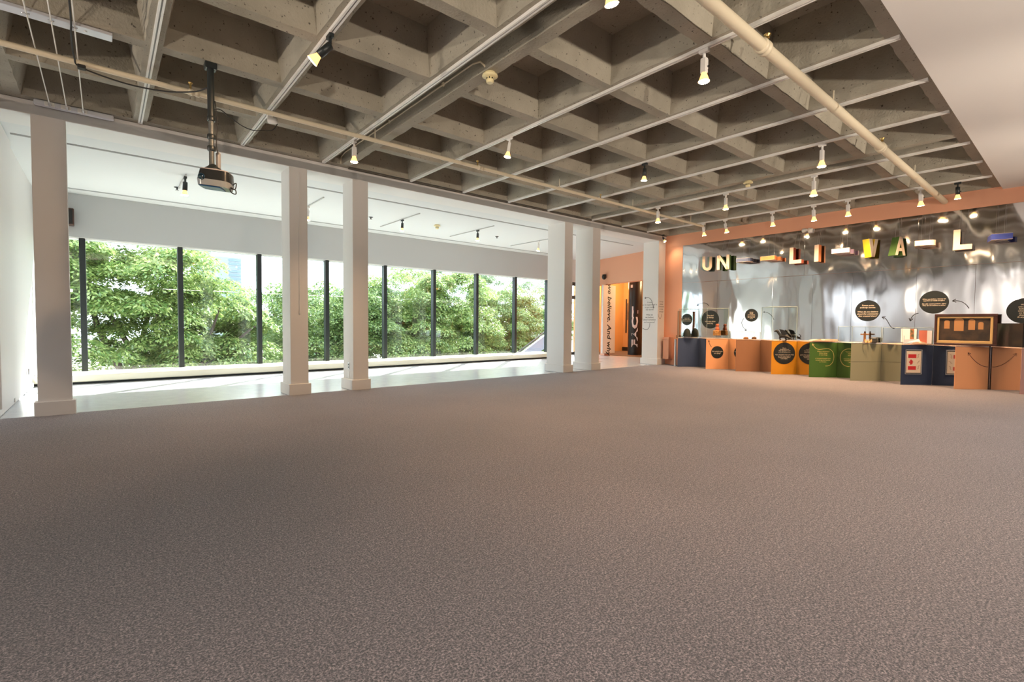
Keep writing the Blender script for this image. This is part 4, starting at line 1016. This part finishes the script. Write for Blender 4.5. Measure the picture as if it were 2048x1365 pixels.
for zz in (0.03, -0.03):
    MB().prism([(0.0, 0.11), (-0.02, 0.18), (-0.06, 0.25), (0.0, 0.235), (0.05, 0.21), (0.07, 0.16), (0.10, 0.15), (0.05, 0.11)], 0.006, frame((11.74+zz, 4.50, z), (0, -1, 0), (0, 0, 1))).build('wing', dark_bronze, t)
dl([(0.16, 0.05, 0), (0.2, 0.08, 0), (0.19, 0.12, 0), (0.16, 0.14, 0)], [0.012, 0.01, 0.008, 0.004]).build('tail', dark_bronze, t)

# open book on the green plinth
def book(label, x, y, zz, w, d, yaw=0.0):
    t = thing('open_book', label, 'book', (x, y, zz))
    Mb = Matrix.Translation((x, y, zz)) @ Matrix.Rotation(yaw, 4, 'Z')
    MB().box((-d/2-0.006, -w/2-0.006, 0), (d/2+0.006, w/2+0.006, 0.006), M=Mb).build('cover', wood_mid, t)
    for sgn in (-1, 1):
        P = [(0, 0.006), (0, 0.022), (sgn*w*0.10, 0.042), (sgn*w*0.25, 0.045), (sgn*w*0.40, 0.030), (sgn*w*0.5, 0.014), (sgn*w*0.5, 0.006)]
        if sgn < 0: P = P[::-1]
        MB().prism(P, d, Mb @ frame((-d/2, 0, 0), (0, 1, 0), (0, 0, 1))).build('page_block', page, t)
    return t
book('large open book lying on the green plinth', 11.80, 3.74, z, 0.42, 0.24, math.radians(35))

t = thing('cross_figure', 'small dark wooden cross figure on the sage plinth', 'figurine', (11.80, 2.96, z))
MB().lathe([(0.04, z), (0.035, z+0.015), (0.02, z+0.02)], 14, Matrix.Translation((11.80, 2.96, 0))).build('base', wood_dark, t)
MB().box((11.787, 2.94, z+0.018), (11.813, 2.98, z+0.20), 0.006).box((11.787, 2.885, z+0.155), (11.813, 3.035, z+0.18), 0.006).build('cross', wood_mid, t)
MB().lathe([(0.0005, 0.235), (0.016, 0.225), (0.018, 0.21), (0.01, 0.195)], 12, Matrix.Translation((11.80, 2.96, z)), caps=False).build('head', wood_dark, t)
t = thing('small_crown', 'small pale gold crown on the sage plinth beside the cross', 'crown', (11.72, 2.88, z))
mb = MB().lathe([(0.05, z), (0.055, z+0.03), (0.05, z+0.03), (0.046, z+0.002)], 18, Matrix.Translation((11.72, 2.88, 0)), caps=False)
for k in range(6):
    a = k*PI/3; mb.tube([(11.72+0.052*math.cos(a), 2.88+0.052*math.sin(a), z+0.025), (11.72+0.058*math.cos(a), 2.88+0.058*math.sin(a), z+0.075)], [0.014, 0.003], 6)
mb.build('ring', wood_gold, t)
t = thing('dark_box', 'small dark rounded box on the sage plinth', 'box', (11.84, 2.80, z))
MB().box((11.80, 2.755, z), (11.90, 2.865, z+0.11), 0.02).build('case', mat('charcoal_plastic', (0.06, 0.06, 0.06), 0.4), t)
MB().box((11.797, 2.77, z+0.075), (11.80, 2.85, z+0.079), 0.0).build('seam', black_plastic, t)

# papers and boards on the navy plinth
t = thing('document_board', 'printed board leaning inside the case on the navy plinth', 'board', (11.88, 2.35, z))
Mq = frame((11.97, 2.27, z+0.16), (0.0, -1, 0), (0, 0, 1))
MB().box((-0.14, -0.13, 0), (0.10, 0.13, 0.006), M=Mq).build('sheet', paper, t)
MB().box((0.0, -0.13, 0.006), (0.06, 0.13, 0.0075), M=Mq).build('colour_band', mat('rust_print', (0.38, 0.14, 0.06), 0.6, noise=(18, (0.10, 0.10, 0.05), 0.1)), t)
t = thing('red_flag_card', 'red and white flag card upright in the case on the navy plinth', 'card', (11.9, 2.05, z))
Mq = frame((11.93, 2.03, z+0.13), (0.3, -1, 0), (0, 0, 1))
MB().box((-0.10, -0.12, 0), (0.02, 0.13, 0.004), M=Mq).build('red_field', mat('faded_red_card', (0.68, 0.20, 0.14), 0.6), t)
MB().box((0.02, -0.12, 0), (0.09, 0.13, 0.004), M=Mq).build('white_field', paper, t)
t = thing('paper_strip', 'folded white paper strips hanging over the corner of the navy plinth', 'paper', (11.58, 2.27, z))
MB().box((-0.004, -0.05, -0.03), (0.035, -0.045, 0.16), M=Matrix.Translation((11.60, 2.34, z))).build('strip', paper, t)
MB().add([(11.60, 2.285, z+0.02), (11.80, 2.08, z+0.05), (11.83, 2.11, z+0.10), (11.60, 2.30, z+0.085)], [(0, 1, 2, 3)]).build('strip', paper, t)
MB().add([(11.59, 2.29, z+0.004), (11.78, 2.12, z+0.01), (11.80, 2.14, z+0.03), (11.59, 2.30, z+0.05)], [(0, 1, 2, 3)]).build('strip', paper, t)
book('open book under the papers on the navy plinth', 11.84, 2.13, z, 0.24, 0.16, math.radians(35))

# framed picture on the peach plinth
t = thing('framed_picture', 'wide dark wood and gilt framed picture standing on the peach plinth', 'picture', (11.75, 1.45, z))
Wp, Hp = 0.82, 0.56
Mp = frame((11.72, 1.46, z+0.005), (0.10, -1, 0), (0, 0, 1))
MB().box((-Wp/2, 0, -0.02), (Wp/2, Hp, 0.0), 0.002, M=Mp).build('back_board', wood_dark, t)
for a, b in (((-Wp/2, 0), (Wp/2, 0.035)), ((-Wp/2, Hp-0.045), (Wp/2, Hp)), ((-Wp/2, 0.035), (-Wp/2+0.035, Hp-0.045)), ((Wp/2-0.05, 0.035), (Wp/2, Hp-0.045))):
    MB().box((a[0], a[1], 0), (b[0], b[1], 0.03), 0.005, M=Mp).build('outer_frame', wood_dark, t)
x0, x1, y0, y1 = -Wp/2+0.037, Wp/2-0.052, 0.037, Hp-0.047
for a, b in (((x0, y0), (x1, y0+0.045)), ((x0, y1-0.03), (x1, y1)), ((x0, y0+0.045), (x0+0.03, y1-0.03)), ((x1-0.035, y0+0.045), (x1, y1-0.03))):
    MB().box((a[0], a[1], 0), (b[0], b[1], 0.022), 0.004, M=Mp).build('gilt_frame', wood_gold, t)
pic = MB().box((x0+0.03, y0+0.045, 0), (x1-0.035, y1-0.03, 0.006), M=Mp).build('picture', mat('dark_umber_picture', (0.030, 0.022, 0.016), 0.6, noise=(9, (0.075, 0.045, 0.025), 0.15)), t)
warm_p = mat('amber_paint_patch', (0.50, 0.24, 0.09), 0.6)
px0 = x0+0.03; pw = x1-0.035-px0
for fx, fw, fh, fz in ((0.10, 0.11, 0.15, 0.26), (0.30, 0.19, 0.23, 0.22), (0.58, 0.13, 0.19, 0.24), (0.77, 0.10, 0.13, 0.25)):
    w_ = fw*pw; cx_ = px0+fx*pw+w_/2
    arc = [(cx_+w_/2*math.cos(a), y0+fz+fh-w_*0.35+w_*0.35*math.sin(a)) for a in np.linspace(0, PI, 9)]
    MB().prism([(cx_-w_/2, y0+fz), (cx_+w_/2, y0+fz)] + arc, 0.001, Mp @ Matrix.Translation((0, 0, 0.0062))).build('amber_patch', warm_p, pic)

# dark glass block on the right pink plinth
t = thing('dark_case', 'dark printed glass case on the pink plinth at the right edge', 'display case', (11.75, 0.85, z))
MB().prism(tri(8, 0.01), 0.40, Matrix.Translation((0, 0, z+0.001))).build('block', mat('smoked_glass', (0.035, 0.03, 0.028), 0.12), t)
Mk, wk = pl_frame(8, 0.26, z+0.22, 0.002)
text('lettering', '\n'.join(['they do so and so', 'who else are here', 'to tell the others', 'what we all knew', 'in the long years', 'since it had been', 'told in the dark', 'by those before', 'and never again', 'seen or believed']), 0.026, mat('pink_lettering', (0.75, 0.42, 0.34), 0.6), t, Mk, 0.3, 1.15)

# salmon corner: wall box, white strip and brown upright
t = thing('wall_box', 'salmon box fixed low on the return wall behind the last column', 'box', (12.0, 7.5, 0.5))
MB().box((11.80, 7.42, 0.16), (XM-0.004, 7.60, 0.72), 0.006).build('case', pink, t)
MB().box((11.79, 7.41, 0.70), (XM-0.004, 7.61, 0.76), 0.004).build('lid', pink, t)
t = thing('white_post', 'narrow white post between the salmon box and the slate plinth', 'post', (11.75, 7.2, 0))
MB().box((11.62, 7.10, 0.0), (11.66, 7.14, 0.72), 0.004).build('post', white_metal, t)
MB().box((11.60, 7.08, 0.0), (11.68, 7.16, 0.012), 0.002).build('foot', steel, t)
t = thing('wood_upright', 'brown wooden upright at the left end of the first case', 'upright', (11.70, 7.03, z))
MB().box((11.60, 7.00, z-0.02), (11.66, 7.05, z+0.70), 0.004).build('board', tan, t)
MB().box((11.56, 7.00, z-0.02), (11.72, 7.06, z+0.06), 0.004).build('block', tan, t)
